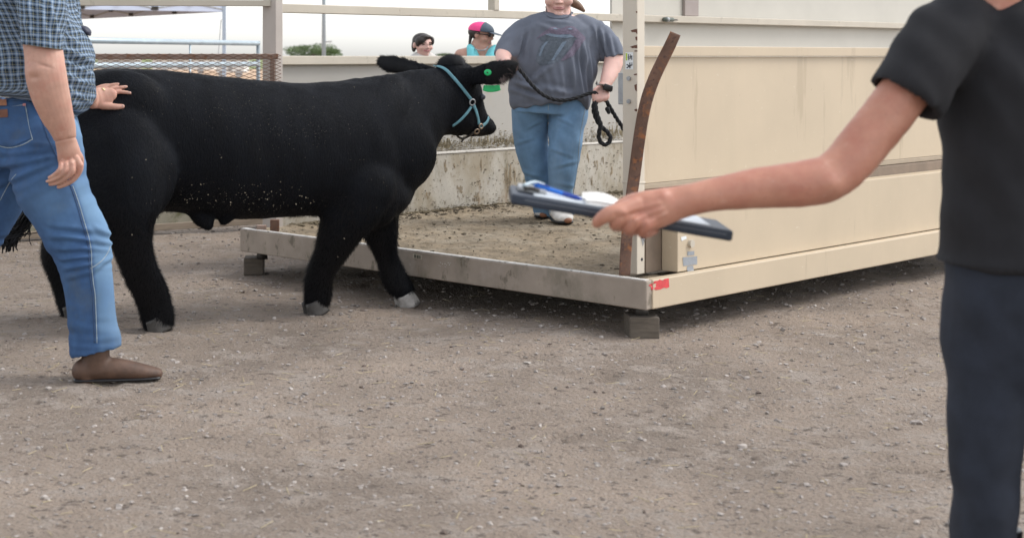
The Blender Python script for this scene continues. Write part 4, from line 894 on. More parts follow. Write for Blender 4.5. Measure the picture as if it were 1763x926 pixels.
# ---- woman on the platform
wom = thing('person', 'young woman in grey lips print tee holding a lead rope on the platform', 'woman', (P(955, 380, 9.86).x, 9.86, .24))
YW = 9.86
hp, hm = head(961, -10, YW - .02, R(-4), 1.10, 1.28, R(14))
larm = limb([(1022, 58, YW, 15, .05), (1045, 78, YW - .02, 20, .055), (1057, 98, YW - .05, 17.5, .05), (1053, 118, YW - .10, 16, .045), (1046, 136, YW - .16, 12.5, .036), (1041, 147, YW - .19, 10, .03), (1036, 157, YW - .21, 12.5, .032), (1032, 165, YW - .22, 12, .03)], 20, 4)
fng = [limb([(1042, 160 + 0, YW - .24, 4.6, .014), (1041 - 0, 168, YW - .26, 4.4, .014), (1036, 172.5, YW - .26, 4.2, .013), (1029, 172, YW - .24, 3.8, .012)], 10, 4),
       limb([(1036, 162, YW - .245, 4.8, .014), (1035, 170, YW - .265, 4.5, .014), (1030, 174, YW - .262, 4.2, .013), (1025, 172.5, YW - .24, 3.8, .012)], 10, 4),
       limb([(1030, 162, YW - .245, 4.7, .014), (1028.5, 170.5, YW - .265, 4.3, .014), (1025, 173.5, YW - .26, 4, .013), (1022, 172, YW - .24, 3.6, .012)], 10, 4),
       limb([(1045, 158, YW - .235, 4.2, .013), (1046, 166, YW - .25, 4.0, .013), (1042.5, 171.5, YW - .255, 3.8, .012), (1036, 172, YW - .24, 3.4, .011)], 10, 4),
       limb([(1027, 154, YW - .235, 5, .015), (1022.5, 161, YW - .255, 4.6, .014), (1022.5, 168, YW - .26, 4, .012)], 10, 4)]
rarm = limb([(897, 60, YW, 15, .05), (880, 76, YW - .05, 15, .05), (868, 93, YW - .1, 15, .045), (868, 104, YW - .2, 13, .04), (874, 112, YW - .29, 9.5, .032), (879, 115, YW - .32, 10, .03), (884, 117, YW - .33, 8, .025)], 18, 4)
body = [limb([(958, 70, YW, 55, .13), (956, 100, YW, 52, .13), (955, 112, YW, 44, .11)], 22, 3), limb([(961, 40, YW, 26, .075), (961, 14, YW - .01, 21.5, .062), (961, 0, YW, 20, .06)], 18, 3)]
bv, bf = organic(hp + [larm, rarm] + fng + body, .0058, 4)
wb = mk('body', bv, bf, m_skinp, wom); face_bits(hm, wom)
mk('hair', *organic([ell((0, .022, .045), (.086, .098, .086), hm), ell((0, .07, -.02), (.05, .04, .06), hm)], .008, 3), m_hairb, wom)
mk('ponytail', *limb([(972, -8, YW + .14, 10, .03), (985, 4, YW + .15, 8, .03), (996, 11, YW + .14, 6.5, .025), (1005, 19, YW + .13, 3, .012)], 12, 5), m_hairb, wom)
def wfold(V):
    x, y = pxof(V)
    f = .010 * vnoise(V, (6, 6, 4), 3)
    lowr = np.clip((y - 85) / 50, 0, 1)
    f += lowr * .026 * vnoise(np.stack([V[:, 0] + .22 * V[:, 2], V[:, 1], V[:, 2]], 1), (17, 6, 2.2), 5)
    right = np.exp(-((x - 1018) / 26) ** 2) * np.exp(-((y - 95) / 45) ** 2); f += right * .034 * vnoise(np.stack([V[:, 0] + .3 * V[:, 2], V[:, 1], V[:, 2]], 1), (24, 8, 4), 15)
    left = np.exp(-((x - 890) / 24) ** 2) * np.exp(-((y - 140) / 40) ** 2); f += left * .024 * vnoise(V, (14, 8, 14), 17)
    up = np.exp(-((y - 50) / 25) ** 2); f += up * .011 * vnoise(np.stack([V[:, 0] + V[:, 2], V[:, 1], V[:, 2] - V[:, 0]], 1), (7, 5, 22), 8)
    f += 1.7 * segfold(x, y, ((994, 80, 1002, 165, 3.5, .011), (1004, 78, 1012, 170, 3.2, .012), (1013, 85, 1019, 175, 3, .011), (984, 95, 990, 160, 4, .007), (1021, 48, 1034, 104, 4, .013), (1034, 52, 1044, 96, 3.5, .011), (1048, 62, 1056, 98, 3.5, .008),
        (905, 150, 955, 108, 5, .008), (886, 140, 930, 158, 4, .010), (884, 122, 915, 150, 4, .009), (884, 155, 925, 170, 3.5, .008), (900, 60, 890, 100, 4, .010), (912, 55, 902, 95, 4, .007), (925, 150, 985, 162, 5, .006), (935, 120, 950, 172, 5, .006), (965, 110, 972, 170, 5, .006), (940, 36, 985, 40, 3, .004), (925, 42, 960, 55, 4, .004)))
    f += np.clip((y - 150) / 30, 0, 1) * .008 * vnoise(V, (9, 6, 18), 12) * 1.6
    return f
sp = [limb([(961, 25, YW, 28, .085), (960, 34, YW, 48, .115), (959, 52, YW, 71, .15), (957, 80, YW, 76, .165), (954, 115, YW - .01, 75, .175), (951, 145, YW - .01, 72, .18), (950, 168, YW - .01, 70, .18), (951, 178, YW - .01, 68, .178)], 36, 4, False, False),
      limb([(1000, 45, YW, 20, .085), (1024, 61, YW, 25, .085), (1044, 78, YW - .015, 24, .08), (1056, 96, YW - .04, 20, .072), (1058, 101, YW - .045, 19, .07)], 24, 4, True, True),
      limb([(918, 45, YW, 20, .085), (896, 60, YW - .01, 24, .085), (879, 78, YW - .04, 22, .08), (869, 94, YW - .08, 19, .072), (867, 99, YW - .09, 18, .07)], 24, 4, True, True),
      limb([(1000, 165, YW - .05, 20, .09), (1010, 184, YW - .06, 9, .06)], 18, 2)]
tv_, tf_ = organic(sp, .0085, 4); tv_ = wrinkle(tv_, tf_, wfold)
tee = mk('tee_shirt', tv_, tf_, m_tee, wom); tb = bvh(tee)
mk('neckband', *ribbon(bvh(tee, wb), [(937, 21), (942, 27), (950, 30.5), (962, 31.8), (974, 30.2), (982, 26.5), (986, 21)], 3.4, .003, .002), m_tee, tee)
mk('necklace', *ribbon(bvh(wb), [(940, 12), (941.5, 20), (945, 27), (950, 31)], 1.6, .0025, .002), m_black, wom); mk('necklace', *ribbon(bvh(wb), [(982.5, 10), (983, 19), (981.5, 27)], 1.6, .0025, .002), m_black, wom)
def Q(l): return [(920 + x / 6.614, y / 6.614) for x, y in l]
for nm, poly, mt, of in (('print_shape', [(60, 435), (120, 405), (190, 425), (260, 435), (330, 440), (430, 436), (475, 440), (420, 520), (330, 640), (250, 715), (150, 745), (60, 745), (15, 700), (30, 620), (60, 540), (110, 470)], m_pt, .003),
                         ('print_shape', [(60, 432), (120, 402), (190, 424), (260, 434), (330, 440), (400, 438), (300, 478), (230, 470), (170, 466), (110, 470), (75, 465)], m_pd, .0042),
                         ('print_shape', [(15, 455), (90, 380), (170, 325), (235, 308), (300, 335), (370, 303), (440, 308), (500, 350), (585, 440), (545, 462), (450, 424), (400, 392), (320, 400), (260, 397), (190, 383), (130, 398), (70, 425)], m_pm, .004),
                         ('print_shape', [(470, 452), (580, 442), (545, 500), (440, 640), (330, 695), (300, 690), (370, 610), (430, 530)], m_pm, .0045),
                         ('print_shape', [(125, 397), (180, 385), (260, 399), (330, 401), (400, 394), (455, 426), (400, 432), (330, 438), (250, 430), (190, 420)], m_pb, .005),
                         ('print_shape', [(372, 470), (335, 530), (225, 690), (193, 692), (250, 590), (318, 482)], m_pb, .005),
                         ('print_shape', [(165, 468), (112, 540), (72, 640), (48, 645), (80, 540), (128, 482)], m_pb, .005),
                         ('print_shape', [(300, 478), (345, 470), (260, 580), (180, 690), (110, 690), (140, 600), (200, 500)], m_pd, .004),
                         ('print_shape', [(205, 332), (240, 325), (275, 338), (240, 345)], m_pb, .0052), ('print_shape', [(370, 335), (410, 328), (440, 338), (405, 346)], m_pb, .0052)):
    v, f = patch(tb, Q(poly), of, 3); mk(nm, v, flip_to_cam(v, f), mt, tee)
def wjf(V):
    x, y = pxof(V); f = .006 * vnoise(V, (8, 8, 5), 4)
    k = np.exp(-((y - 255) / 60) ** 2); f += k * .012 * vnoise(np.stack([V[:, 0] + .5 * V[:, 2], V[:, 1], V[:, 2]], 1), (12, 6, 9), 6)
    for c, sl, xa, a_ in ((262, .35, 965, .006), (282, -.25, 975, .006), (300, .3, 915, .006), (242, -.3, 905, .005), (318, .2, 975, .005), (212, -.5, 925, .005), (206, .45, 968, .005)): f += np.exp(-((x - xa) / 18) ** 2) * a_ * (np.exp(-((y - c - sl * (x - xa)) / 3.5) ** 2) - .7 * np.exp(-((y - c - 6 - sl * (x - xa)) / 3.5) ** 2))
    f += np.clip((y - 290) / 40, 0, 1) * .02 * vnoise(np.stack([V[:, 0] + .1 * V[:, 2], V[:, 1], V[:, 2]], 1), (18, 8, 6), 9); return f
wj = [limb([(948, 165, YW, 67, .155), (947, 182, YW, 66, .16), (946, 196, YW, 64, .158)], 28, 3, False),
      limb([(914, 172, YW, 33, .13), (912, 195, YW + .03, 31.5, .12), (913, 225, YW + .06, 30, .11), (917, 260, YW + .07, 27.5, .10), (925, 295, YW + .09, 25, .09), (934, 330, YW + .13, 23, .085), (939, 352, YW + .15, 22, .085), (940, 364, YW + .17, 22, .085)], 24, 4, True, True),
      limb([(980, 172, YW, 33, .13), (979, 195, YW - .02, 33.5, .125), (975, 225, YW - .06, 31, .115), (971, 260, YW - .08, 28.5, .105), (968, 295, YW - .08, 26, .095), (966, 330, YW - .06, 22.5, .088), (967, 355, YW - .05, 22, .088), (968, 369, YW - .05, 22, .088)], 24, 4, True, True)]
wv, wf = organic(wj, .007, 4); wv = wrinkle(wv, wf, wjf)
wje = mk('jeans', wv, wf, m_denimw, wom); wjb = bvh(wje)
for pts in ([(1008, 186), (1002, 215), (997, 250), (994, 290), (987, 335), (986, 366)], [(944, 180), (944, 195), (943, 215)]): mk('stitching', *ribbon(wjb, pts, 1.4, .0015, .0005), m_stitch, wje)
wt = bvh(wb)
wat = mk('watch', *ribbon(wt, [(1027.5, 143.5), (1032, 147), (1040, 150), (1048, 152.5), (1054.5, 153.5)], 9, .004, .004), m_black, wom)
h, n = hit(wt, 1045, 151.5); h = h if h is not None else P(1045, 151.5, YW - .22)
mk('watch_case', *bevel([(h.x + a * .026 + c * .006, h.y - .030 + b * .012, h.z - a * .008 + c * .020) for a, b, c in ((-1, -1, -1), (1, -1, -1), (1, 1, -1), (-1, 1, -1), (-1, -1, 1), (1, -1, 1), (1, 1, 1), (-1, 1, 1))], BF, .006, 3), m_black, wat)
def shoe(x, y, ang, L=.25):
    Yg = F * (HC - .24) / (y - CY); p = P(x, y, Yg); z = .243; f = Vector((math.sin(ang), -math.cos(ang), 0)); sdv = Vector((f.y, -f.x, 0)); q = Vector((p.x, Yg, z)) - f * L * .45
    r = [[*(q - f * .10 + Vector((0, 0, .055))), .04, .04], [*(q - f * .03 + Vector((0, 0, .055))), .05, .05], [*(q + f * .05 + Vector((0, 0, .050))), .046, .062], [*(q + f * .10 + Vector((0, 0, .040))), .038, .066], [*(q + f * .135 + Vector((0, 0, .032))), .028, .052]]
    up = organic([limb3(r, 18, 4, True, ref=sdv)], .006, 2)
    s = mk('shoe', *up, m_white, wom)
    rs = [[*(q - f * .115 + Vector((0, 0, .012))), .012, .042], [*(q - f * .03 + Vector((0, 0, .012))), .012, .052], [*(q + f * .08 + Vector((0, 0, .012))), .012, .068], [*(q + f * .15 + Vector((0, 0, .013))), .012, .052]]
    mk('sole', *limb3(rs, 16, 4, True, ref=sdv), m_black, s)
    mk('toe_cap', *limb3([[*(q + f * .125 + sdv * -.018 + Vector((0, 0, .030))), .022, .030], [*(q + f * .160 + sdv * -.012 + Vector((0, 0, .024))), .016, .026]], 14, 2, True, ref=sdv), m_sole, s)
    for k in (0, 1, 2): mk('lace', *tube([q + f * (.045 + .022 * k) + sdv * -.035 + Vector((0, 0, .088 - .007 * k)), q + f * (.05 + .022 * k) + Vector((0, 0, .102 - .007 * k)), q + f * (.045 + .022 * k) + sdv * .035 + Vector((0, 0, .088 - .007 * k))], .004, 6, 4), m_grey, s)
shoe(971, 386, R(8)); shoe(935, 376, R(-22))

# ---- lead rope: three strands twisted
def rope_geo(pts, r, tw=60):
    c = cr(np.array([tuple(p) for p in pts]), 16); s = np.r_[0, np.cumsum(np.linalg.norm(np.diff(c, axis=0), axis=1))]
    k = int(s[-1] / .006); c = np.stack([np.interp(np.linspace(0, s[-1], k), s, c[:, i]) for i in range(3)], 1)
    T = np.gradient(c, axis=0); T /= np.linalg.norm(T, axis=1)[:, None] + 1e-9; U = np.cross(T, (0.05, 1, 0.05)); U /= np.linalg.norm(U, axis=1)[:, None] + 1e-9; W_ = np.cross(T, U); ps = []
    for j in range(3):
        a = np.linspace(0, s[-1] if s[-1] > 0 else 1, k) * tw + j * 2.094; d_ = c + (U * np.cos(a)[:, None] + W_ * np.sin(a)[:, None]) * r * .55
        ps.append(rings(d_, U * r * .62, W_ * r * .62, 8))
    return ps
YR = YW - .24
rp_ = rope_geo([P(872, 118, YR - .05), P(885, 112, YR - .03), P(898, 124, YR - .05), P(912, 142, YR - .05), P(930, 160, YR - .04), P(950, 170.5, YR - .03), P(972, 173, YR - .03), P(995, 168, YR - .03), P(1012, 162, YR - .02), P(1024, 160, YR - .02), P(1034, 166, YR + .01)], .0108)
rp_ += rope_geo([P(1026, 170, YR), P(1022, 182, YR - .02), P(1023, 195, YR - .02), P(1029, 210, YR - .02), P(1036, 219, YR - .02), P(1046, 228, YR - .02), P(1051, 239, YR - .02), P(1045, 248.5, YR - .02), P(1036, 247, YR - .02), P(1031, 237, YR - .02), P(1032, 225, YR - .03), P(1034, 214, YR - .04), P(1029, 200, YR - .04), P(1026, 186, YR - .04), P(1026, 174, YR - .02)], .0125)
rp_ += rope_geo([P(1040, 168, YR), P(1046, 178, YR), P(1053, 190, YR + .03), P(1062, 205, YR + .06), P(1073, 222, YR + .1), P(1084, 246, YR + .12), P(1090, 280, YR + .14)], .0120)
rp_ += [limb([(1046, 188, YR, 4.5, .014), (1048, 194, YR, 3.2, .012)], 10, 2)]
o = mk('lead_rope', *join(rp_), m_rope, loc=P(1030, 170, YR)); tag(o, 'twisted black lead rope looped in the hand of the woman on the platform', 'rope')

# ---- two onlookers behind the wall
def onlooker(label, hx, hy, Y, yaw, sc, shirt, skin, pitch=0, sx=1.12, dsy=1.1, so=.185):
    px = F / Y; t = thing('person', label, 'woman', (P(hx, 97, Y).x, Y, 0)); hp, hm = head(hx, hy, Y, yaw, sc, sx, pitch, 0, dsy)
    z = HC - (hy - CY) / px; sy = hy + so * px
    pr = [limb([(hx, hy + .07 * px, Y + .01, .058 * px, .055), (hx, sy, Y + .02, .07 * px, .07)], 16, 2), limb([(hx, sy - .02 * px, Y + .02, .09 * px, .07), (hx, sy + .04 * px, Y + .02, .20 * px, .10), (hx, sy + .3 * px, Y + .02, .18 * px, .12), (hx, sy + .55 * px, Y + .02, .18 * px, .13)], 20, 3)]
    for k in (-1, 1): pr.append(limb([(hx + k * .17 * px, sy + .055 * px, Y + .02, .055 * px, .055), (hx + k * .22 * px, sy + .3 * px, Y + .02, .045 * px, .045), (hx + k * .2 * px, sy + .5 * px, Y - .06, .035 * px, .035), (hx + k * .12 * px, sy + .58 * px, Y - .14, .03 * px, .02)], 14, 3))
    mk('body', *organic(hp + pr, .0085, 4), skin, t)
    mk('trousers', *organic([limb([(hx, sy + .5 * px, Y + .02, .19 * px, .14), (hx, sy + .62 * px, Y + .02, .19 * px, .14)], 18, 2)] + [limb([(hx + k * .095 * px, sy + .6 * px, Y + .02, .095 * px, .1), (hx + k * .1 * px, CY + 1.27 * px, Y + .02, .07 * px, .07)], 14, 3) for k in (-1, 1)], .016, 3), m_darkjean, t)
    return t, hm, sy, px
t, hm, sy, px = onlooker('dark haired smiling woman with a fringe looking over the pen wall', 728.5, 77, 13.5, R(24), .82, None, m_skinp, R(4), 1.36, 1.15)
face_bits(hm, t, True, 1.0, True)
mk('hair', *organic([ell((0, .026, .040), (.080, .094, .084), hm), ell((0, .085, .0), (.06, .04, .07), hm), ell((-.034, -.062, .048), (.040, .024, .040), hm), ell((-.060, -.035, .03), (.022, .035, .055), hm), ell((.060, -.040, .040), (.018, .032, .050), hm), ell((0, -.05, .085), (.05, .04, .025), hm), ell((-.066, .035, -.02), (.018, .035, .07), hm), ell((.062, .035, -.02), (.018, .035, .07), hm)], .008, 3), m_hair, t)
mk('top', *organic([limb([(728.5, sy + .03 * px, 13.52, .17 * px, .11), (728.5, sy + .3 * px, 13.52, .20 * px, .14), (728.5, sy + .55 * px, 13.52, .20 * px, .15)], 20, 3)], .016, 3), m_white, t)
t, hm, sy, px = onlooker('woman in pink and slate cap and cyan tank top behind the wall', 829, 60.5, 12.6, R(62), .82, None, m_skin, R(8), 1.18, 1.22, .112)
face_bits(hm, t, True, 0, True)
mk('hair', *organic([ell((0, .03, .02), (.082, .09, .075), hm)], .008, 3), m_hair, t)
mk('braid', *organic([blob(811 - .5 * k, 60 + 3.2 * k, 12.62, 3.8 - .25 * k, 2.6, .022) for k in range(6)], .006, 1), m_hair, t)
E = lambda c, r: ell(c, r, hm)
dome = []
def half(c, r, y0, y1):
    v, f = ell(c, r, None, 40, 20); v = np.array(v); v[:, 2] = np.maximum(v[:, 2], c[2] - .004); v[:, 1] = np.clip(v[:, 1], y0, y1); return np.array([tuple(hm @ Vector(q)) for q in v]), f
cap = mk('cap', *half((0, .008, .040), (.094, .112, .092), -.2, -.022), m_navy, t)
mk('cap_back', *half((0, .008, .040), (.0935, .1115,  .0915), -.0215, .3), m_pink, cap)
vis = [Vector((x, -.098 - yy, .042 - .9 * x * x - yy * .22)) for yy in (0, .03, .06, .085) for x in np.linspace(-.075, .075, 9) * (1 - (yy / .11) ** 2)]
V = [hm @ v for v in vis] + [hm @ (v - Vector((0, 0, .004))) for v in vis]
Fc = [[j * 9 + i, j * 9 + i + 1, j * 9 + i + 10, j * 9 + i + 9] for j in range(3) for i in range(8)]; Fc += [[q + 36 for q in f[::-1]] for f in Fc]
mk('visor', V, Fc, m_navy, cap)
sg = mk('sunglasses', *join([E((.032, -.088, .008), (.027, .010, .018)), E((-.032, -.088, .008), (.027, .010, .018)), tube([hm @ Vector(c) for c in ((.055, -.08, .014), (.076, -.03, .012), (.08, .02, .008))], .004, 6, 3), tube([hm @ Vector(c) for c in ((-.055, -.08, .014), (-.076, -.03, .012), (-.08, .02, .008))], .004, 6, 3)]), m_black, t)
mk('tank_top', *organic([limb([(829, sy + .215 * px, 12.61, .15 * px, .125), (829, sy + .34 * px, 12.62, .2 * px, .14), (829, sy + .55 * px, 12.62, .2 * px, .15)], 22, 3), limb([(810, sy + .012 * px, 12.62, 5.5, .06), (813, sy + .04 * px, 12.58, 10, .1), (816, sy + .12 * px, 12.57, 14, .12)], 14, 2), limb([(849, sy + .012 * px, 12.62, 5.5, .06), (846, sy + .04 * px, 12.58, 10, .1), (842, sy + .12 * px, 12.57, 14, .12)], 14, 2)], .012, 3), m_cyan, t)
mk('necklace', *tube([P(816, 80, 12.6), P(818, 84, 12.50), P(826, 87.5, 12.46), P(835, 86, 12.46), P(840, 81, 12.52)], .006, 8, 4), m_grey, t)

# ---- person with the clipboard, close on the right
YP = 3.5
cp = thing('person', 'person in black at the right edge whose hand grips a navy clipboard', 'person', (P(1750, 97, YP).x, YP, 0))
hp, hm = head(1760, -120, YP + .05, R(-30), 1.02, 1.15)
hand = [limb([(1625, 70, YP + .03, 38, .05), (1565, 150, YP, 42, .056), (1490, 245, YP - .02, 42, .056), (1438, 300, YP - .04, 40, .052), (1385, 316, YP - .05, 40, .05), (1320, 322, YP - .05, 36, .046), (1250, 332, YP - .05, 30.5, .04), (1205, 340, YP - .05, 27.5, .034), (1165, 350, YP - .05, 29, .031), (1140, 357, YP - .055, 33, .030), (1115, 363, YP - .06, 35, .027), (1090, 366, YP - .06, 32, .024), (1075, 367, YP - .06, 26, .02)], 26, 4),
        limb([(1098, 352, YP - .07, 15, .017), (1070, 360, YP - .088, 11.9, .0165), (1047, 369, YP - .095, 13, .015), (1032, 379, YP - .085, 11, .0135), (1028, 384, YP - .07, 9, .012)], 16, 4),
        limb([(1085, 366, YP - .075, 14, .016), (1066, 378, YP - .09, 10.9, .0155), (1059, 386, YP - .075, 11.5, .014), (1066, 389, YP - .04, 10, .012), (1085, 385, YP - .0, 9, .011)], 16, 4),
        limb([(1105, 374, YP - .075, 14, .016), (1087, 387, YP - .086, 10.9, .0155), (1083, 394, YP - .07, 11.5, .014), (1092, 396, YP - .035, 10, .012), (1108, 391, YP + .005, 9, .011)], 16, 4),
        limb([(1124, 378, YP - .07, 14, .016), (1110, 391, YP - .08, 10.4, .015), (1106, 399, YP - .064, 11, .013), (1115, 400, YP - .03, 9.5, .012), (1128, 395, YP + .005, 8.5, .011)], 16, 4),
        limb([(1128, 348, YP - .04, 17, .018), (1100, 345, YP - .03, 14, .016), (1078, 350, YP - .022, 12, .014), (1062, 356, YP - .02, 9, .011)], 16, 4)]
rest = [limb([(1760, 40, YP + .1, 60, .09), (1760, -60, YP + .07, 50, .065)], 18, 2), limb([(1760, 60, YP + .1, 130, .12), (1765, 300, YP + .1, 120, .13)], 20, 2)]
bv, bf = organic(hp + hand + rest, .0036, 3)
x_, y_ = pxof(bv); nr = bv[:, 1] < 3.62; el = nr * .0016 * vnoise(bv, (28, 28, 28), 3)
for kx, ky, r_, a_ in ((1072, 366, 7, .004), (1092, 380, 6, .004), (1112, 386, 6, .0035), (1142, 336, 9, .004), (1060, 370, 4, -.002), (1432, 318, 18, .008)): el += nr * a_ * np.exp(-((x_ - kx) / r_) ** 2 - ((y_ - ky) / r_) ** 2)
for (xa, ya), (xb, yb) in (((1075, 366), (1135, 350)), ((1094, 378), (1140, 360)), ((1112, 384), (1146, 368))):
    t_ = np.clip(((x_ - xa) * (xb - xa) + (y_ - ya) * (yb - ya)) / ((xb - xa) ** 2 + (yb - ya) ** 2), 0, 1); d2 = (x_ - xa - t_ * (xb - xa)) ** 2 + (y_ - ya - t_ * (yb - ya)) ** 2; el += nr * .0024 * np.exp(-d2 / 14)
bv = bv + normals(bv, bf) * el[:, None]
pbod = mk('body', bv, bf, m_skinh, cp); face_bits(hm, cp)
mk('hair', *organic([ell((0, .02, .045), (.084, .1, .085), hm)], .01, 3), m_hair, cp)
def pfold(V): return .014 * vnoise(V, (6, 6, 4), 3) + .014 * vnoise(np.stack([V[:, 0] + .5 * V[:, 2], V[:, 1], V[:, 2] - .4 * V[:, 0]], 1), (14, 7, 7), 7)
sp = [limb([(1760, -14, YP + .09, 62, .085), (1761, 8, YP + .09, 100, .11), (1762, 38, YP + .09, 145, .135), (1764, 110, YP + .09, 148, .155), (1768, 250, YP + .09, 140, .165), (1770, 420, YP + .09, 146, .17), (1770, 455, YP + .09, 158, .185)], 32, 4, False),
      limb([(1660, 40, YP + .05, 60, .085), (1620, 75, YP + .02, 66, .085), (1582, 130, YP, 66, .085), (1556, 172, YP - .01, 64, .08)], 22, 4, True, True)]
v, f = organic(sp, .009, 4); mk('tee_shirt', wrinkle(v, f, pfold), f, m_blacktee, cp)
jp = [limb([(1768, 430, YP + .09, 138, .155), (1768, 520, YP + .09, 146, .165), (1768, 580, YP + .09, 140, .15)], 26, 3)] + [limb([(1768 + k * 68, 560, YP + .09, 76, .11), (1768 + k * 72, 760, YP + .08, 62, .095), (1768 + k * 74, 940, YP + .1, 54, .085), (1768 + k * 74, 1030, YP + .11, 56, .09)], 22, 4) for k in (-1, 1)]
v, f = organic(jp, .012, 4); mk('jeans', wrinkle(v, f, pfold), f, m_darkjean, cp)
for k in (-1, 1):
    v, f = boot(1768 + k * 74, YP + .1, 0, 0, m_black, R(215)); mk('shoe', v, f, m_black, cp)

# clipboard in that hand
cl = thing('clipboard', 'navy storage clipboard held level in the hand at the right', 'clipboard', P(1050, 365, YP))
a, b_ = P(880, 342, YP - .02), P(1262, 407, YP - .02); dv = (b_ - a); dep = Vector((.02, .235, .0))
th_ = Vector((-dv.z, 0, dv.x)).normalized() * .0125
V = [a - th_, b_ - th_, b_ + dep - th_, a + dep - th_, a + th_, b_ + th_, b_ + dep + th_, a + dep + th_]
mk('case', *bevel(V, BF, .006, 3), m_board, cl, False)
def CB(u, w, up=0): return a + dv * u + dep * w + th_ * (1 + up / .0125)
mk('lid_seam', *bevel([CB(u, -.006 + .004 * q, -.012 + .0022 * k) for k in (0, 1) for u, q in ((.06, 0), (.97, 0), (.97, 1), (.06, 1))], BF, .0004, 1), M("seam_grey", (.11, .125, .15), .5, .1, 30, 0), cl, False)
cl2 = mk('clip', *bevel([CB(u, w, up) for up in (.001, .012) for u, w in ((.03, .3), (.16, .3), (.16, .75), (.03, .75))], BF, .003, 2), m_grey, cl, False)
mk('clip_lever', *tube([CB(.05, .3, .016), CB(.10, .5, .024), CB(.15, .72, .018)], .004, 10, 4), m_galv, cl2)
mk('clip_spring', *tube([CB(.055, .28, .010), CB(.09, .28, .013), CB(.125, .28, .010)], .0045, 8, 4), m_dark, cl2)
mk('paper_sheet', *bevel([CB(u, w, up) for up in (.0006, .0024) for u, w in ((.10, .08), (.9, .08), (.9, .92), (.10, .92))], BF, .0003, 1), M("form_paper", (.50, .54, .58), .8, .06, 30, 0), cl, False)
p0, p1 = P(922, 319.5, YP + .11), P(1002, 343, YP + .06)
pen = mk('pen', *limb3([[*p0, .0044, .0044], [*p0.lerp(p1, .06), .0058, .0058], [*p0.lerp(p1, .6), .0056, .0056], [*p0.lerp(p1, .62), .0056, .0056]], 14, 2), m_pen, loc=p0); tag(pen, 'bright blue pen lying across the clip of the clipboard', 'pen')
mk('grip', *limb3([[*p0.lerp(p1, .60), .0056, .0056], [*p0.lerp(p1, .85), .0054, .0054], [*p0.lerp(p1, .95), .004, .004], [*p0.lerp(p1, 1.0), .0018, .0018]], 14, 2), m_pend, pen)
mk('pocket_clip', *tube([p0 + Vector((0, -.004, .007)), p0.lerp(p1, .3) + Vector((0, -.004, .007))], .0016, 6, 1), m_pend, pen)
V = []; nxp, nyp = 14, 6
for j in range(nyp + 1):
    for i in range(nxp + 1):
        u = .335 + .20 * i / nxp; w = .12 + .65 * j / nyp; V.append(CB(u, w, .006 + .012 * math.sin(i / nxp * 3.14) * (.4 + .6 * j / nyp) + .008 * (1 - i / nxp) * (.5 + .5 * math.sin(j * 1.3))))
n1 = len(V); V += [Vector(v) - Vector((0, 0, .007 + .004 * (1 - (i % (nxp + 1)) / nxp))) for i, v in enumerate(V)]
Fc = [[j * (nxp + 1) + i, j * (nxp + 1) + i + 1, (j + 1) * (nxp + 1) + i + 1, (j + 1) * (nxp + 1) + i] for j in range(nyp) for i in range(nxp)]
Fb = [[q + n1 for q in f[::-1]] for f in Fc]; rim = [j for j in range(nxp + 1)] + [(k + 1) * (nxp + 1) - 1 for k in range(1, nyp + 1)] + [nyp * (nxp + 1) + i for i in range(nxp - 1, -1, -1)] + [k * (nxp + 1) for k in range(nyp - 1, 0, -1)]
Fs = [[rim[i], rim[(i + 1) % len(rim)], rim[(i + 1) % len(rim)] + n1, rim[i] + n1] for i in range(len(rim))]
o = mk('paper_pad', V, Fc + Fb + Fs, m_paper, loc=CB(.4, .4, .004)); tag(o, 'folded white paper lying on the clipboard beside the thumb', 'paper')

#@@FAR
# ------------------------------------------------------------------ things beyond the pen
# pipe fence
fe = thing('pipe_fence', 'galvanised pipe fence panel beyond the mesh gate', 'fence', (P(300, 97, 14.8).x, 14.8, 0))
a, b_ = P(-40, 97, 12.0), P(444.5, 97, 16.5)
for z in (1.437, 1.215, .98, .72, .45): mk('pipe_rail', *tube([(a.x, a.y, z), (b_.x, b_.y, z)], .027, 12, 1), m_galv, fe)
for u in (.0, .695, 1.0): q = a.lerp(b_, u); mk('pipe_post', *(tube([(q.x, q.y, 0), (q.x, q.y, 1.44 if u != 1 else 1.462)], .021 if u == 1 else .010, 10, 1)), m_galv if u != 1 else M("grey_pipe", (.22, .26, .29), .5, .1, 9, 0), fe)
# tent
tn = thing('canopy_tent', 'pale blue pop up canopy tent with folding truss frame at upper left', 'tent', (-4.5, 26, 0))
ca, cb_ = Vector((P(386, 97, 25).x, 25, 0)), Vector((P(100, 97, 31).x, 31, 0)); ab = cb_ - ca; pp = Vector((ab.y, -ab.x, 0)) * -1; pp = Vector((-ab.y, ab.x, 0)); cc = ca + pp.normalized() * 5.0; dd_ = cb_ + pp.normalized() * 5.0
ze = 2.12; apex = (ca + cb_ + cc + dd_) / 4 + Vector((0, 0, 3.4))
def up(v, z): return Vector((v.x, v.y, z))
V = [up(ca, ze + .12), up(cb_, ze + .12), up(dd_, ze + .12), up(cc, ze + .12), apex, up(ca, ze - .10), up(cb_, ze - .10), up(dd_, ze - .10), up(cc, ze - .10)]
tf_o = mk('canopy', V, [[0, 1, 4], [1, 2, 4], [2, 3, 4], [3, 0, 4], [0, 1, 6, 5], [1, 2, 7, 6], [2, 3, 8, 7], [3, 0, 5, 8]], m_canopy, tn, False)
tf_o.modifiers.new('thick', 'SOLIDIFY').thickness = .004
for c in (ca, cb_, cc, dd_): mk('tent_leg', *bar((c.x, c.y, 0), (c.x, c.y, ze + .05), .06, .06, (0, 1, 0)), M("pale_blue_leg", (.42, .50, .60), .5, .05, 4, 0), tn, False)
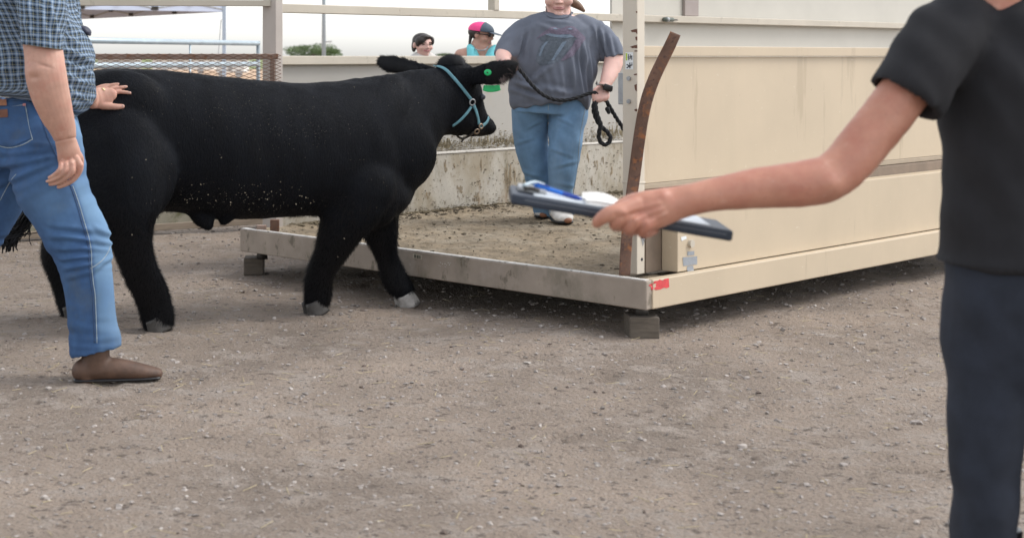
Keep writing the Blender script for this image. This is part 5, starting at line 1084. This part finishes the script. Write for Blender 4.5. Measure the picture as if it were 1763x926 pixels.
for (u, w) in ((ca, cb_), (ca, cc), (cb_, dd_)):
    for i in range(4):
        p0, p1 = u.lerp(w, i / 4), u.lerp(w, (i + 1) / 4)
        mk('truss_bar', *bar(up(p0, ze - .06), up(p1, ze + .14), .025, .025), m_grey, tn, False); mk('truss_bar', *bar(up(p0, ze + .14), up(p1, ze - .06), .025, .025), m_grey, tn, False)
        for z_ in (ze - .06, ze + .04): q = p1 if z_ < ze else (p0 + p1) / 2; mk('truss_joint', *box(q.x - .06, q.x + .06, q.y - .04, q.y + .04, z_ - .03, z_ + .03, .005), m_dark, tn, False)
mk('guy_rope', *tube([up(ca, 1.9) + Vector((-.05, 0, 0)), ca + Vector((-.25, .6, 0))], .006, 6, 1), m_grey, tn)
# light pole
lp_ = thing('light_pole', 'slim blue grey light pole in front of the round green tree', 'pole', (P(557, 97, 60).x, 60, 0))
c = P(557.5, 97, 60); mk('pole_shaft', *limb3([[c.x, 60, 0, .085, .085], [c.x, 60, 9, .06, .06]], 12, 2, False), M("pole_paint", (.30, .37, .43), .5, .05, 2, 0), lp_)
mk('bracket', *bar((c.x, 60, 1.3 + .55), (c.x + .32, 60, 1.3 + .57), .05, .05), m_grey, lp_, False); mk('pole_base', *box(c.x - .2, c.x + .2, 59.8, 60.2, .012, .25, .02), m_grey, lp_, False)
# trees
def tree(label, x, ytop, wpx, Y, seed):
    rg = np.random.default_rng(seed); c = P(x, 97, Y); k = Y / F; H = HC + (97 - ytop) * k; Wd = wpx * k / 2
    t = thing('tree', label, 'tree', (c.x, Y, 0), 'trees beyond the pen')
    tr_ = [limb3([[c.x, Y, 0, .035 * H * 1.4, .035 * H * 1.4], [c.x + .02 * H, Y, .4 * H, .03 * H, .03 * H]], 10, 3)]
    for q in range(6): a_ = q * 1.05; tr_.append(limb3([[c.x, Y, .25 * H, .02 * H, .02 * H], [c.x + math.cos(a_) * Wd * .6, Y + math.sin(a_) * Wd * .6, .7 * H, .006 * H, .006 * H]], 8, 2))
    mk('trunk', *join(tr_), m_bark, t)
    cl_ = [(rg.uniform(-1, 1) * .72, rg.uniform(-.8, .8), rg.uniform(.28, .80)) for _ in range(34)]; V, Fc = [], []
    for (u, v, w) in cl_:
        w *= 1 - .35 * u * u; rr = rg.uniform(.16, .30)
        for _ in range(170):
            d_ = rg.standard_normal(3); d_ /= np.linalg.norm(d_); d_ *= rr * rg.uniform(.6, 1.0); p = A(c.x + (u + d_[0]) * Wd, Y + (v + d_[1]) * Wd, (w + d_[2] * .62) * H)
            s = .045 * H * rg.uniform(.5, 1.2); e1 = rg.standard_normal(3); e1 /= np.linalg.norm(e1); e2 = np.cross(e1, rg.standard_normal(3)); e2 /= np.linalg.norm(e2)
            b0 = len(V); V += [p - e1 * s, p + e2 * s * .5, p + e1 * s, p - e2 * s * .5]; Fc.append([b0, b0 + 1, b0 + 2, b0 + 3])
    mk('crown', np.array(V), Fc, m_leaf, t, False); return t
tree('broad green tree behind the slim light pole', 538, 71, 116, 330, 3)
tree('small distant tree showing beside the smiling woman over the wall', 764, 89.5, 34, 420, 5)
tree('tiny distant tree just right of the smiling woman', 742, 92.5, 12, 420, 8)
# far sheds and trailers seen through the diamond mesh
def shed(name, label, cat, x0, x1, y0, Y, mat, roof):
    a, b_ = P(x0, y0, Y), P(x1, y0, Y); t = thing(name, label, cat, ((a.x + b_.x) / 2, Y, 0)); h = a.z
    mk('walls', *box(a.x, b_.x, Y, Y + 4, .3, h, .03), mat, t, False); mk('roof', *box(a.x - .2, b_.x + .2, Y - .2, Y + 4.2, h + .01, h + .18, .03), roof, t, False)
    for u in (.2, .8): q = a.x + (b_.x - a.x) * u; mk('wheel', *tube([(q, Y - .05, .22), (q, Y + .18, .22)], .22, 16, 1), m_grey, t, False)
    mk('door', *box(a.x + (b_.x - a.x) * .42, a.x + (b_.x - a.x) * .56, Y - .03, Y - .004, .4, h * .85, .01), m_grey, t, False)
m_tr = M("white_trailer", (.70, .70, .68), .5, .05, 1, 0); m_rf = M("grey_roof", (.45, .46, .46), .6, .05, 1, 0)
shed('stock_trailer', 'white stock trailer far off behind the diamond mesh near the tent leg', 'trailer', 372, 421, 104, 92, m_tr, m_rf)
shed('stock_trailer', 'long pale stock trailer far off behind the middle of the diamond mesh', 'trailer', 262, 366, 103, 110, m_tr, m_rf)
shed('stock_trailer', 'grey stock trailer far off behind the left end of the diamond mesh', 'trailer', 168, 232, 103, 118, m_rf, m_tr)
